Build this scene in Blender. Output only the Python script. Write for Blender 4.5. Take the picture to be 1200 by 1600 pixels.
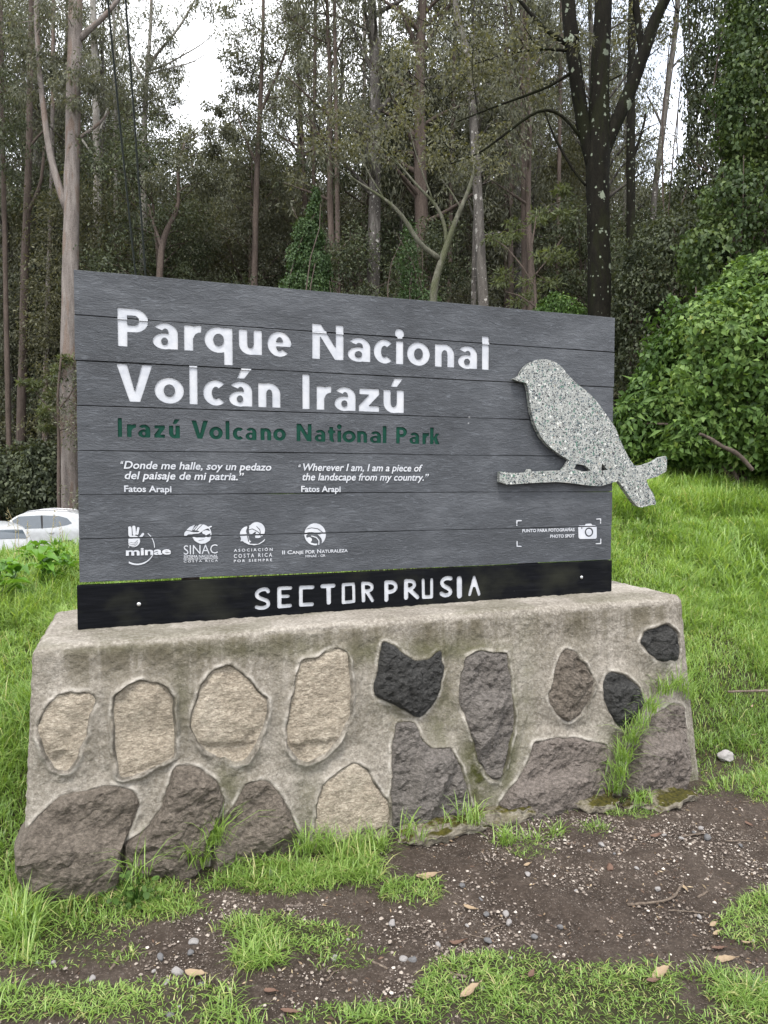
import bpy, math, random
import numpy as np
from mathutils import Matrix, Vector
from mathutils.geometry import delaunay_2d_cdt

# ------------------------------------------------------------------ camera, sky, sun, exposure
SC = bpy.context.scene
for o in list(bpy.data.objects):
    bpy.data.objects.remove(o, do_unlink=True)
COL = SC.collection
Z0 = 0.94                                   # height of the board's lower edge above the path
CAM = np.array([.215, -2.98, .415 + Z0])
YAW, PITCH, ROLL, FPX = .3333, .0499, .0017, 1115.0


def cam_axes():
    cy, sy, cp, sp = math.cos(YAW), math.sin(YAW), math.cos(PITCH), math.sin(PITCH)
    f = np.array([sy * cp, cy * cp, -sp])
    r = np.array([cy, -sy, 0.0])
    u = np.cross(r, f)
    c, s = math.cos(ROLL), math.sin(ROLL)
    return f, r * c + u * s, u * c - r * s


FW, RT, UP = cam_axes()
cd = bpy.data.cameras.new('camera')
cam = bpy.data.objects.new('camera', cd)
COL.objects.link(cam)
cam.matrix_world = Matrix(((RT[0], UP[0], -FW[0], CAM[0]), (RT[1], UP[1], -FW[1], CAM[1]),
                           (RT[2], UP[2], -FW[2], CAM[2]), (0, 0, 0, 1)))
cd.sensor_fit = 'VERTICAL'
cd.sensor_height = 36.0
cd.lens = FPX / 1600 * 36
cd.clip_start = .02
cd.clip_end = 1500
SC.camera = cam

SUN_EL, SUN_AZ = math.radians(64), math.radians(208)      # azimuth from +Y clockwise: behind and left of the camera
sd = bpy.data.lights.new('sun', 'SUN')
sd.energy = 1.9
sd.angle = math.radians(12)
sd.color = (1.0, .96, .9)
sun = bpy.data.objects.new('sun', sd)
COL.objects.link(sun)
sdir = Vector((math.sin(SUN_AZ) * math.cos(SUN_EL), math.cos(SUN_AZ) * math.cos(SUN_EL), math.sin(SUN_EL)))
sun.rotation_euler = sdir.to_track_quat('Z', 'Y').to_euler()

W = bpy.data.worlds.new('World')
SC.world = W
W.use_nodes = True
nt = W.node_tree
nt.nodes.clear()
wo = nt.nodes.new('ShaderNodeOutputWorld')
bg = nt.nodes.new('ShaderNodeBackground')
bg.inputs['Strength'].default_value = .15
sky = nt.nodes.new('ShaderNodeTexSky')
sky.sky_type = 'NISHITA'
sky.sun_disc = False
sky.sun_elevation = SUN_EL
sky.sun_rotation = SUN_AZ
tc = nt.nodes.new('ShaderNodeTexCoord')
no = nt.nodes.new('ShaderNodeTexNoise')
no.inputs['Scale'].default_value = 2.6
no.inputs['Detail'].default_value = 6
rp = nt.nodes.new('ShaderNodeValToRGB')
rp.color_ramp.elements[0].position = .36
rp.color_ramp.elements[0].color = (.45, .45, .45, 1)
rp.color_ramp.elements[1].position = .52
rp.color_ramp.elements[1].color = (1, 1, 1, 1)
mx = nt.nodes.new('ShaderNodeMix')
mx.data_type = 'RGBA'
mx.inputs['B'].default_value = (9.6, 9.8, 10.2, 1)
nt.links.new(tc.outputs['Generated'], no.inputs['Vector'])
nt.links.new(no.outputs['Fac'], rp.inputs['Fac'])
nt.links.new(rp.outputs['Color'], mx.inputs['Factor'])
nt.links.new(sky.outputs[0], mx.inputs['A'])
nt.links.new(mx.outputs['Result'], bg.inputs['Color'])
nt.links.new(bg.outputs[0], wo.inputs['Surface'])
SC.view_settings.view_transform = 'Standard'
SC.view_settings.look = 'None'
SC.view_settings.exposure = 1.0
SC.view_settings.gamma = 1.0
SC.view_settings.use_curve_mapping = False
SC.cycles.max_bounces = 6
SC.cycles.transparent_max_bounces = 8

# ------------------------------------------------------------------ small tools
RNG = np.random.default_rng(11)


def ray(px, py):
    return FW + (px - 600) / FPX * RT - (py - 800) / FPX * UP


def at(px, py, depth):
    return CAM + ray(px, py) * depth


def on_plane(px, py, p0, n):
    d = ray(px, py)
    t = np.dot(np.asarray(p0) - CAM, n) / np.dot(d, n)
    return CAM + t * d


def on_y(px, py, y):
    return on_plane(px, py, (0, y, 0), np.array([0, 1.0, 0]))


def pix(P):
    d = np.atleast_2d(P) - CAM
    w = d @ FW
    return 600 + FPX * (d @ RT) / w, 800 - FPX * (d @ UP) / w, w


def _h(ix, iy, iz, seed):
    n = (ix * 374761393 + iy * 668265263 + iz * 2147483647 * 3 + seed * 974711) & 0xFFFFFFFF
    n = ((n ^ (n >> 13)) * 1274126177) & 0xFFFFFFFF
    n = (n ^ (n >> 16)) & 0xFFFF
    return n / 65535.0 * 2 - 1


def noise3(P, scale=1.0, seed=0):
    P = np.asarray(P, float) * scale
    i = np.floor(P).astype(np.int64)
    f = P - i
    f = f * f * (3 - 2 * f)
    r = 0
    for a in (0, 1):
        for b in (0, 1):
            for c in (0, 1):
                w = (f[..., 0] if a else 1 - f[..., 0]) * (f[..., 1] if b else 1 - f[..., 1]) * (f[..., 2] if c else 1 - f[..., 2])
                r = r + w * _h(i[..., 0] + a, i[..., 1] + b, i[..., 2] + c, seed)
    return r


def fbm(P, scale=1.0, octv=4, seed=0, gain=.5):
    r, a = 0, 1.0
    for k in range(octv):
        r = r + a * noise3(P, scale * 2 ** k, seed + 17 * k)
        a *= gain
    return r


def sstep(a, b, x):
    t = np.clip((x - a) / (b - a), 0, 1)
    return t * t * (3 - 2 * t)


def make(name, V, F, mat, parent=None, smooth=True, tint=None, loc=None):
    """one mesh object from numpy vertices and one or more arrays / lists of faces"""
    V = np.asarray(V, np.float32)
    me = bpy.data.meshes.new(name)
    if not isinstance(F, (list, tuple)):
        F = [F]
    F = [np.asarray(f, np.int32) for f in F if len(f)]
    me.vertices.add(len(V))
    me.vertices.foreach_set('co', V.ravel())
    nl = sum(f.size for f in F)
    npoly = sum(len(f) for f in F)
    me.loops.add(nl)
    me.loops.foreach_set('vertex_index', np.concatenate([f.ravel() for f in F]))
    me.polygons.add(npoly)
    st, cur = [], 0
    for f in F:
        st.append(cur + np.arange(len(f)) * f.shape[1])
        cur += f.size
    me.polygons.foreach_set('loop_start', np.concatenate(st).astype(np.int32))
    me.update(calc_edges=True)
    me.validate()
    if len(me.polygons):
        me.polygons.foreach_set('use_smooth', np.full(len(me.polygons), bool(smooth)))
    if tint is not None:
        a = me.attributes.new('tint', 'FLOAT', 'POINT')
        a.data.foreach_set('value', np.asarray(tint, np.float32))
    for m in (mat if isinstance(mat, (list, tuple)) else [mat]):
        me.materials.append(m)
    o = bpy.data.objects.new(name, me)
    COL.objects.link(o)
    if parent is not None:
        o.parent = parent
    if loc is not None:
        o.location = loc
    return o


def empty(name, loc=(0, 0, 0), rz=0.0, sc=1.0):
    o = bpy.data.objects.new(name, None)
    o.empty_display_size = .2
    COL.objects.link(o)
    o.location = tuple(float(v) for v in loc)
    o.rotation_euler = (0, 0, rz)
    o.scale = (sc, sc, sc)
    return o


def tag(o, label=None, cat=None, group=None, kind=None):
    if label:
        o['label'] = label
    if cat:
        o['category'] = cat
    if group:
        o['group'] = group
    if kind:
        o['kind'] = kind
    return o


def copy_tree(o, parent=None):
    c = o.copy()
    COL.objects.link(c)
    if parent is not None:
        c.parent = parent
    for ch in list(o.children):
        copy_tree(ch, c)
    return c


class Geo:
    """collects pieces and links them as one mesh"""
    def __init__(s):
        s.V, s.T, s.Q, s.n, s.t = [], [], [], 0, []

    def add(s, V, T=None, Q=None, tint=0.0):
        V = np.asarray(V, float).reshape(-1, 3)
        if T is not None and len(T):
            s.T.append(np.asarray(T, int).reshape(-1, 3) + s.n)
        if Q is not None and len(Q):
            s.Q.append(np.asarray(Q, int).reshape(-1, 4) + s.n)
        s.V.append(V)
        s.t.append(np.broadcast_to(np.asarray(tint, float), (len(V),)))
        s.n += len(V)

    def tube(s, pts, rad, k=8, tint=0.0, rough=0.0, seed=0, caps=True):
        pts = np.asarray(pts, float)
        n = len(pts)
        rad = np.broadcast_to(np.asarray(rad, float), (n,))
        tg = np.gradient(pts, axis=0)
        tg /= np.linalg.norm(tg, axis=1, keepdims=True) + 1e-9
        ref = np.array([1.0, 0, 0]) if abs(tg[0][0]) < .8 else np.array([0, 1.0, 0])
        a = np.cross(tg, ref)
        a /= np.linalg.norm(a, axis=1, keepdims=True) + 1e-9
        b = np.cross(tg, a)
        th = np.arange(k) / k * 2 * math.pi
        ring = np.cos(th)[None, :, None] * a[:, None, :] + np.sin(th)[None, :, None] * b[:, None, :]
        rr = rad[:, None, None] * np.ones((n, k, 1))
        if rough:
            q = pts[:, None, :] + ring * rad[:, None, None]
            rr = rr * (1 + rough * fbm(q * np.array([1, 1, .35]), 1.2 / max(rad.mean(), .01), 3, seed)[..., None])
        V = (pts[:, None, :] + ring * rr).reshape(-1, 3)
        i = np.arange(n - 1)[:, None] * k
        j = np.arange(k)[None, :]
        j2 = (j + 1) % k
        Q = np.stack([i + j, i + j2, i + k + j2, i + k + j], -1).reshape(-1, 4)
        T = []
        if caps:
            V = np.vstack([V, pts[0], pts[-1]])
            c0, c1 = n * k, n * k + 1
            T = [(c0, (q + 1) % k, q) for q in range(k)] + [(c1, (n - 1) * k + q, (n - 1) * k + (q + 1) % k) for q in range(k)]
        s.add(V, T, Q, tint)

    def box(s, x0, x1, y0, y1, z0, z1):
        V = [(x, y, z) for x in (x0, x1) for y in (y0, y1) for z in (z0, z1)]
        s.add(V, None, [(0, 1, 3, 2), (4, 6, 7, 5), (0, 4, 5, 1), (2, 3, 7, 6), (0, 2, 6, 4), (1, 5, 7, 3)])

    def build(s, name, mat, parent=None, smooth=True, loc=None):
        F = []
        if s.T:
            F.append(np.concatenate(s.T))
        if s.Q:
            F.append(np.concatenate(s.Q))
        return make(name, np.concatenate(s.V), F, mat, parent, smooth, np.concatenate(s.t), loc)


# ------------------------------------------------------------------ materials
class Mat:
    def __init__(s, name, rough=.8):
        s.m = bpy.data.materials.new(name)
        s.m.use_nodes = True
        s.t = s.m.node_tree
        s.b = s.t.nodes['Principled BSDF']
        s.out = s.t.nodes['Material Output']
        s.b.inputs['Roughness'].default_value = rough
        s.b.inputs['Specular IOR Level'].default_value = .5 if rough < .5 else .22
        s.tc = s.t.nodes.new('ShaderNodeTexCoord')

    def node(s, kind, **kw):
        n = s.t.nodes.new(kind)
        for k, v in kw.items():
            if k in n.inputs.keys():
                n.inputs[k].default_value = v
            else:
                setattr(n, k, v)
        return n

    def link(s, a, b):
        s.t.links.new(a, b)

    def vec(s, scale=(1, 1, 1), rot=(0, 0, 0), src='Object'):
        m = s.node('ShaderNodeMapping')
        m.inputs['Scale'].default_value = scale
        m.inputs['Rotation'].default_value = rot
        s.link(s.tc.outputs[src], m.inputs['Vector'])
        return m.outputs[0]

    def noise(s, vec, scale, detail=5, rough=.55, dist=0.0):
        n = s.node('ShaderNodeTexNoise', Scale=scale, Detail=detail, Roughness=rough, Distortion=dist)
        s.link(vec, n.inputs['Vector'])
        return n.outputs['Fac']

    def voro(s, vec, scale, feature='F1', out='Distance'):
        n = s.node('ShaderNodeTexVoronoi', feature=feature, Scale=scale)
        s.link(vec, n.inputs['Vector'])
        return n.outputs[out]

    def ramp(s, fac, stops, interp='LINEAR'):
        n = s.node('ShaderNodeValToRGB')
        cr = n.color_ramp
        cr.interpolation = interp
        while len(cr.elements) < len(stops):
            cr.elements.new(.5)
        for e, (p, c) in zip(cr.elements, stops):
            e.position = p
            e.color = (*c, 1) if isinstance(c, (tuple, list)) else (c, c, c, 1)
        s.link(fac, n.inputs['Fac'])
        return n.outputs['Color']

    def mix(s, fac, a, b, mode='MIX'):
        n = s.node('ShaderNodeMix', data_type='RGBA', blend_type=mode)
        for v, k in ((fac, 'Factor'), (a, 'A'), (b, 'B')):
            i = n.inputs[k] if k == 'Factor' else [q for q in n.inputs if q.name == k and q.type == 'RGBA'][0]
            if isinstance(v, (int, float)):
                i.default_value = v
            elif isinstance(v, tuple):
                i.default_value = (*v, 1)
            else:
                s.link(v, i)
        return n.outputs[2]

    def math(s, op, a, b=0.0):
        n = s.node('ShaderNodeMath', operation=op)
        for i, v in enumerate((a, b)):
            if isinstance(v, (int, float)):
                n.inputs[i].default_value = v
            else:
                s.link(v, n.inputs[i])
        return n.outputs[0]

    def attr(s, name):
        return s.node('ShaderNodeAttribute', attribute_name=name).outputs['Fac']

    def objrand(s):
        return s.node('ShaderNodeObjectInfo').outputs['Random']

    def color(s, c):
        if isinstance(c, tuple):
            s.b.inputs['Base Color'].default_value = (*c, 1)
        else:
            s.link(c, s.b.inputs['Base Color'])

    def rough(s, c):
        s.link(c, s.b.inputs['Roughness'])

    def bump(s, h, strength=.5, dist=.01, prev=None):
        n = s.node('ShaderNodeBump', Strength=strength, Distance=dist)
        s.link(h, n.inputs['Height'])
        if prev is not None:
            s.link(prev, n.inputs['Normal'])
        s.link(n.outputs[0], s.b.inputs['Normal'])
        return n.outputs[0]

    def leafy(s, fac=.35):
        """light passes through a leaf: part of it comes out on the far side"""
        tr = s.node('ShaderNodeBsdfTranslucent')
        ms = s.node('ShaderNodeMixShader')
        ms.inputs[0].default_value = fac
        src = s.b.inputs['Base Color'].links[0].from_socket
        br = s.node('ShaderNodeMix', data_type='RGBA', blend_type='MULTIPLY')
        br.inputs[0].default_value = 1
        c = [q for q in br.inputs if q.type == 'RGBA']
        s.link(src, c[0])
        c[1].default_value = (1.25, 1.2, .55, 1)
        s.link(br.outputs[2], tr.inputs['Color'])
        s.link(s.b.outputs[0], ms.inputs[1])
        s.link(tr.outputs[0], ms.inputs[2])
        s.link(ms.outputs[0], s.out.inputs['Surface'])


def leaf_mat(name, dark, mid, light, rough=.5, trans=.3, odd=None):
    m = Mat(name, rough)
    t = m.attr('tint')
    v = m.vec()
    n = m.noise(v, .9, 3)
    f = m.math('ADD', m.math('MULTIPLY', t, .75), m.math('MULTIPLY', n, .3))
    st = [(.08, dark), (.5, mid), (.92, light)]
    if odd:
        st = [(.08, dark), (.48, mid), (.84, light), (.97, odd)]
    m.color(m.ramp(f, st))
    m.leafy(trans)
    return m.m


def mat_slate(name, base, hi, lo, blue=1.0, wear=1.0):
    """pressed slate-look board: fine ridges running along and slightly across the grain"""
    m = Mat(name, .55)
    v = m.vec()
    vs = m.vec((1.2, 1, 4.5), (0, .3, 0))
    vs2 = m.vec((.7, 1, 3.2), (0, -.6, 0))
    big = m.noise(m.vec((1, 1, 2.4)), 2.3, 4, .6)
    streak = m.noise(vs, 9, 7, .62, .4)
    diag = m.noise(vs2, 24, 6, .65, 1.2)
    fine = m.noise(v, 190, 3, .6)
    f = m.math('ADD', m.math('MULTIPLY', streak, .35), m.math('MULTIPLY', big, .65))
    col = m.ramp(f, [(.36, lo), (.5, base), (.62, hi)])
    col = m.mix(m.ramp(diag, [(.56, 0.0), (.70, .6 * wear)]), col, tuple(min(1, c * 2.3) for c in base))
    fl = m.ramp(m.noise(m.vec((1, 1, 2.2), (0, -.6, 0)), 75, 5, .75, .8), [(.60, 0.0), (.70, .7)])
    col = m.mix(m.mix(1.0, fl, m.ramp(m.noise(v, 4.5, 4), [(.42, 0.0), (.60, 1.0)]), 'MULTIPLY'), col, tuple(min(1, c * 3.2) for c in base))
    pit = m.voro(v, 16)
    pr = m.ramp(m.noise(v, 3.2, 2), [(.55, 0.0), (.62, 1.0)])
    spot = m.ramp(m.voro(m.vec((1, 1, 1.3)), 7.5), [(.03, 1.0), (.055, 0.0)])
    col = m.mix(m.mix(1.0, spot, pr, 'MULTIPLY'), col, (.34, .34, .34))
    m.color(col)
    m.rough(m.ramp(streak, [(.3, .62), (.7, .42)]))
    # raised pressed slate: ridges, cleft plates and tool-like nicks
    cleft = m.noise(m.vec((2.0, 1, 5.0), (0, .5, 0)), 13, 8, .7, 1.6)
    h = m.math('ADD', m.math('MULTIPLY', cleft, .9), m.math('MULTIPLY', diag, .6))
    h = m.math('ADD', h, m.math('MULTIPLY', fine, .12))
    m.bump(h, .55, .011)
    return m.m


M = {}
M['slate'] = mat_slate('slate_board', (.057, .061, .068), (.084, .089, .098), (.042, .045, .050))
_m = Mat('black_board', .6)
_m.b.inputs['Specular IOR Level'].default_value = .05
_n = _m.noise(_m.vec((.8, 1, 9)), 9, 7, .6)
_c = _m.ramp(_n, [(.3, (.003, .0034, .0042)), (.6, (.0055, .006, .0075)), (.8, (.011, .0115, .0135))])
_g = _m.ramp(_m.noise(_m.vec((1, 1, 1.5)), 3.5, 4), [(.5, 0.0), (.72, .6)])
_sp = _m.ramp(_m.voro(_m.vec(), 26), [(.02, 1.0), (.05, 0.0)])
_c = _m.mix(_g, _c, (.027, .028, .02))
_c = _m.mix(_m.mix(1.0, _sp, _m.ramp(_m.noise(_m.vec(), 5, 2), [(.5, 0.0), (.6, .5)]), 'MULTIPLY'), _c, (.16, .16, .17))
_m.color(_c)
_m.bump(_n, .35, .004)
M['black'] = _m.m
_m = Mat('white_lettering', .6)
_v = _m.vec()
_c = _m.ramp(_m.noise(_v, 14, 6, .7), [(.3, (.36, .375, .41)), (.55, (.455, .465, .49)), (.75, (.50, .50, .51))])
_d = _m.ramp(_m.voro(_v, 55), [(.035, 1.0), (.08, 0.0)])
_c = _m.mix(_m.mix(1.0, _d, _m.ramp(_m.noise(_v, 6, 2), [(.5, 0.0), (.58, .8)]), 'MULTIPLY'), _c, (.2, .21, .22))
_m.color(_c)
_m.bump(_m.noise(_v, 60, 4), .25, .003)
M['white'] = _m.m
_m = Mat('green_lettering', .6)
_m.b.inputs['Specular IOR Level'].default_value = .12
_m.color(_m.ramp(_m.noise(_m.vec(), 16, 5), [(.3, (.003, .032, .021)), (.7, (.006, .05, .032))]))
M['green'] = _m.m
_m = Mat('terrazzo', .42)                    # crushed pale stone with black, grey and green chips
_v = _m.vec()
_c = _m.ramp(_m.noise(_v, 26, 5), [(.3, (.17, .178, .165)), (.7, (.33, .335, .312))])
for _s, _th, _cut in ((62, .36, 0.48), (100, .40, .42), (170, .42, .36)):
    _vn = _m.node('ShaderNodeTexVoronoi', feature='F1', Scale=_s)
    _m.link(_v, _vn.inputs['Vector'])
    _sep = _m.node('ShaderNodeSeparateColor')
    _m.link(_vn.outputs['Color'], _sep.inputs[0])
    _chip = _m.ramp(_sep.outputs[1], [(.0, (.012, .014, .016)), (.45, (.03, .06, .07)), (.62, (.1, .115, .125)), (.75, (.05, .13, .09)), (.84, (.5, .5, .47)), (.95, (.27, .25, .21))], 'CONSTANT')
    _on = _m.math('MULTIPLY', _m.math('LESS_THAN', _vn.outputs['Distance'], _th), _m.math('GREATER_THAN', _sep.outputs[0], _cut))
    _c = _m.mix(_on, _c, _chip)
_m.color(_c)
_m.bump(_m.noise(_v, 120, 3), .25, .002)
M['terrazzo'] = _m.m
_m = Mat('galvanised_steel', .35)
_m.b.inputs['Metallic'].default_value = .9
_m.color(_m.ramp(_m.noise(_m.vec(), 60, 4), [(.3, (.4, .41, .42)), (.7, (.65, .65, .65))]))
M['steel'] = _m.m

# mortar: cast concrete, grey to sandy, with green-black stains that run down from the rim (attribute 'tint' = moss)
_m = Mat('mortar', .92)
_v = _m.vec()
_c = _m.ramp(_m.noise(_v, 3.5, 7, .62), [(.30, (.14, .12, .095)), (.5, (.265, .237, .2)), (.70, (.40, .365, .32))])
_c = _m.mix(.45, _c, _m.ramp(_m.noise(_v, 75, 6, .75), [(.36, (.08, .07, .054)), (.5, (.26, .234, .197)), (.64, (.52, .485, .43))]))
_run = _m.noise(_m.vec((6.5, 1.0, .55)), 1.6, 5, .6)
_zs = _m.node('ShaderNodeSeparateXYZ')
_m.link(_m.tc.outputs['Object'], _zs.inputs[0])
_band = _m.ramp(_zs.outputs[2], [(.0, .25), (.35, .35), (.60, .55), (.71, 1.0), (.742, .9), (.757, 0.0)])
_st = _m.mix(1.0, _band, _m.ramp(_run, [(.40, .12), (.58, 1.0)]), 'MULTIPLY')
_c = _m.mix(_m.math('MULTIPLY', _st, .78), _c, (.085, .072, .044))
_mo = _m.math('MULTIPLY', _m.attr('tint'), _m.ramp(_m.noise(_v, 11, 6, .7), [(.30, .2), (.52, 1.15)]))
_c = _m.mix(_mo, _c, (.05, .052, .014))
_c = _m.mix(_m.math('MULTIPLY', _m.attr('rim'), _m.ramp(_m.noise(_v, 17, 5), [(.42, .0), (.62, .7)])), _c, (.47, .435, .385))
_c = _m.mix(_m.math('MULTIPLY', _m.attr('crack'), _m.ramp(_m.noise(_v, 23, 4), [(.44, .05), (.60, .8)])), _c, (.05, .043, .032))
_pit = _m.ramp(_m.voro(_v, 42), [(.05, 1.0), (.13, 0.0)])
_c = _m.mix(_m.math('MULTIPLY', _pit, _m.ramp(_m.noise(_v, 9, 2), [(.5, 0.0), (.62, .75)])), _c, (.07, .062, .05))
_m.color(_c)
_hh = _m.math('ADD', _m.noise(_v, 34, 8, .7), _m.math('MULTIPLY', _m.noise(_v, 140, 4, .7), .5))
_m.bump(_hh, .9, .016)
M['mortar'] = _m.m


def rock(name, a, b, c, speck, sp_amt=.5, bs=.9):
    m = Mat(name, .88)
    v = m.vec()
    col = m.ramp(m.noise(v, 5.5, 8, .65), [(.28, a), (.5, b), (.72, c)])
    col = m.mix(.55, col, m.ramp(m.noise(m.vec((1, 1, 2.0), (.3, .6, .5)), 62, 6, .8), [(.36, tuple(q * .4 for q in a)), (.5, b), (.64, tuple(min(1, q * 1.5) for q in c))]))
    s = m.ramp(m.noise(v, 240, 2, .6), [(.62, 0.0), (.7, 1.0)])
    col = m.mix(m.math('MULTIPLY', s, sp_amt), col, speck)
    m.color(col)
    h = m.math('ADD', m.noise(m.vec((1, 1, 2.2), (.3, .6, .5)), 26, 9, .75, .5), m.math('MULTIPLY', m.noise(v, 120, 4, .7), .45))
    m.bump(h, bs, .024)
    return m.m


M['rock_pale'] = rock('pale_stone', (.22, .178, .13), (.37, .315, .243), (.48, .425, .345), (.09, .075, .055), .5, 1.0)
M['rock_brown'] = rock('brown_stone', (.085, .070, .055), (.142, .119, .096), (.205, .175, .143), (.045, .036, .03), .4, 1.0)
M['rock_grey'] = rock('grey_stone', (.088, .078, .069), (.14, .125, .112), (.20, .18, .163), (.05, .045, .04), .4, 1.0)
M['rock_dark'] = rock('dark_stone', (.02, .02, .0195), (.04, .039, .037), (.075, .073, .069), (.12, .12, .11), .2, 1.0)
M['rock_red'] = rock('reddish_stone', (.098, .082, .07), (.16, .136, .118), (.22, .187, .165), (.055, .045, .04), .4, 1.0)

_m = Mat('mossy_concrete', .95)
_v = _m.vec()
_c = _m.ramp(_m.noise(_v, 30, 8, .75), [(.3, (.10, .085, .06)), (.5, (.25, .22, .17)), (.7, (.42, .385, .31))])
_sx = _m.node('ShaderNodeNewGeometry')
_sz = _m.node('ShaderNodeSeparateXYZ')
_m.link(_sx.outputs['Normal'], _sz.inputs[0])
_mo = _m.math('MULTIPLY', _m.ramp(_sz.outputs[2], [(.3, 0.0), (.75, 1.0)]), _m.ramp(_m.noise(_v, 9, 6, .7), [(.36, 0.0), (.48, 1.0)]))
_c = _m.mix(_mo, _c, _m.ramp(_m.noise(_v, 60, 4), [(.3, (.022, .02, .004)), (.7, (.085, .075, .012))]))
_m.color(_c)
_m.bump(_m.noise(_v, 70, 8, .75), 1.0, .015)
M['footing'] = _m.m

# ground: dark volcanic soil with pale grit; leafy loam under the grass; leaf litter in the wood
_m = Mat('soil', .96)
_v = _m.vec(src='Object')
_c = _m.ramp(_m.noise(_v, 4.5, 8, .65), [(.3, (.044, .032, .024)), (.5, (.098, .073, .056)), (.72, (.19, .148, .118))])
_c = _m.mix(.5, _c, _m.ramp(_m.noise(_v, 55, 6, .8), [(.3, (.026, .018, .013)), (.52, (.09, .066, .051)), (.68, (.27, .215, .175))]))
_gm = _m.attr('tint')
for _s, _c2, _th in ((95, (.34, .29, .25), .30), (190, (.40, .33, .28), .34)):
    _vn = _m.node('ShaderNodeTexVoronoi', feature='F1', Scale=_s)
    _m.link(_v, _vn.inputs['Vector'])
    _sp = _m.node('ShaderNodeSeparateColor')
    _m.link(_vn.outputs['Color'], _sp.inputs[0])
    _on = _m.math('MULTIPLY', _m.math('LESS_THAN', _vn.outputs['Distance'], _th), _m.math('GREATER_THAN', _sp.outputs[0], .80))
    _on = _m.math('MULTIPLY', _on, _m.ramp(_m.noise(_v, 3.0, 4), [(.35, .1), (.6, 1.0)]))
    _c = _m.mix(_on, _c, _m.mix(_sp.outputs[1], _c2, tuple(q * .45 for q in _c2)))
_lo = _m.ramp(_m.noise(_v, 14, 6, .7), [(.3, (.024, .021, .011)), (.55, (.06, .058, .024)), (.8, (.15, .13, .065))])
_c = _m.mix(_m.math('MULTIPLY', _gm, _gm), _c, _lo)
_m.color(_c)
_m.bump(_m.math('ADD', _m.noise(_v, 45, 8, .8), _m.math('MULTIPLY', _m.noise(_v, 11, 5), .8)), 1.0, .045)
M['soil'] = _m.m

M['grass'] = leaf_mat('grass', (.055, .105, .017), (.172, .282, .055), (.32, .44, .125), .42, .42, (.46, .40, .2))
M['leaf_euc'] = leaf_mat('grey_green_leaves', (.046, .049, .034), (.115, .12, .086), (.23, .235, .17), .55, .32)
M['leaf_olive'] = leaf_mat('olive_leaves', (.042, .044, .027), (.112, .112, .07), (.21, .205, .125), .5, .34)
M['leaf_dark'] = leaf_mat('dark_leaves', (.024, .033, .019), (.064, .076, .044), (.135, .155, .085), .5, .28)
M['leaf_hedge'] = leaf_mat('hedge_leaves', (.028, .058, .014), (.072, .13, .03), (.17, .255, .065), .5, .28, (.28, .30, .08))
M['leaf_vine'] = leaf_mat('vine_leaves', (.02, .036, .013), (.052, .082, .027), (.125, .165, .05), .5, .27)
M['leaf_ivy'] = leaf_mat('ivy_leaves', (.02, .04, .015), (.048, .085, .03), (.10, .155, .058), .5, .24)
M['leaf_weed'] = leaf_mat('weed_leaves', (0.033, 0.088, 0.013), (0.099, 0.220, 0.028), (0.209, 0.363, 0.066), .42, .4)
M['leaf_spray'] = leaf_mat('yellow_green_leaves', (.045, .058, .026), (.105, .125, .058), (.19, .215, .11), .5, .38)


def bark(name, a, b, c, patch=None, lich=None, stretch=.16, sc=7, bs=.8):
    m = Mat(name, .9)
    v = m.vec((1, 1, stretch))
    f = m.noise(v, sc, 7, .65, .3)
    col = m.ramp(f, [(.3, a), (.5, b), (.7, c)])
    if patch:
        col = m.mix(m.ramp(m.noise(m.vec((1, 1, .22)), 2.2, 4, .6, .5), [(.5, 0.0), (.56, .85)]), col, patch)
    col = m.mix(.35, col, m.ramp(m.noise(m.vec((1, 1, .5)), sc * 6, 4, .7), [(.35, tuple(q * .4 for q in a)), (.6, c)]))
    if lich:
        for vs_, lim_, cut_ in ((4.6, .33, .66), (9.5, .36, .74), (20, .38, .88)):
            vn = m.node('ShaderNodeTexVoronoi', feature='F1', Scale=vs_)
            m.link(m.vec((1, 1, .8)), vn.inputs['Vector'])
            sp = m.node('ShaderNodeSeparateColor')
            m.link(vn.outputs['Color'], sp.inputs[0])
            d = m.math('ADD', vn.outputs['Distance'], m.math('MULTIPLY', m.math('SUBTRACT', m.noise(m.vec(), vs_ * 3, 5), .5), .75))
            r = m.math('MULTIPLY', sp.outputs[1], lim_)
            on = m.math('MULTIPLY', m.math('LESS_THAN', d, r), m.math('GREATER_THAN', sp.outputs[0], cut_))
            col = m.mix(on, col, m.mix(sp.outputs[2], lich, tuple(q * .5 for q in lich)))
    m.color(col)
    m.bump(m.noise(v, sc * 2, 8, .7), bs, .03)
    return m.m


M['bark_euc'] = bark('pinkish_grey_bark', (.075, .061, .053), (.15, .128, .116), (.25, .222, .203), (.13, .085, .062))
M['bark_grey'] = bark('pale_grey_bark', (.13, .12, .105), (.24, .225, .20), (.36, .34, .31), (.12, .10, .085))
M['bark_brown'] = bark('brown_bark', (.035, .026, .021), (.072, .055, .045), (.13, .10, .085))
M['bark_lichen'] = bark('dark_lichened_bark', (.003, .003, .0022), (.007, .0062, .0045), (.016, .0145, .010), (.012, .014, .005), (.20, .225, .17), .3, 9)
M['bark_lichen'].node_tree.nodes['Principled BSDF'].inputs['Specular IOR Level'].default_value = .1
M['bark_moss'] = bark('mossy_grey_bark', (.04, .04, .026), (.085, .083, .06), (.17, .165, .13), (.05, .06, .018), None, .4, 9)
M['bark_peel'] = bark('grey_brown_peeling_bark', (.04, .034, .028), (.085, .075, .066), (.15, .138, .125), (.02, .017, .015), (.40, .38, .35), .2, 9)
M['twig'] = bark('dead_twig', (.045, .033, .024), (.11, .082, .062), (.20, .165, .13), None, None, .4, 30, .4)


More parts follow.
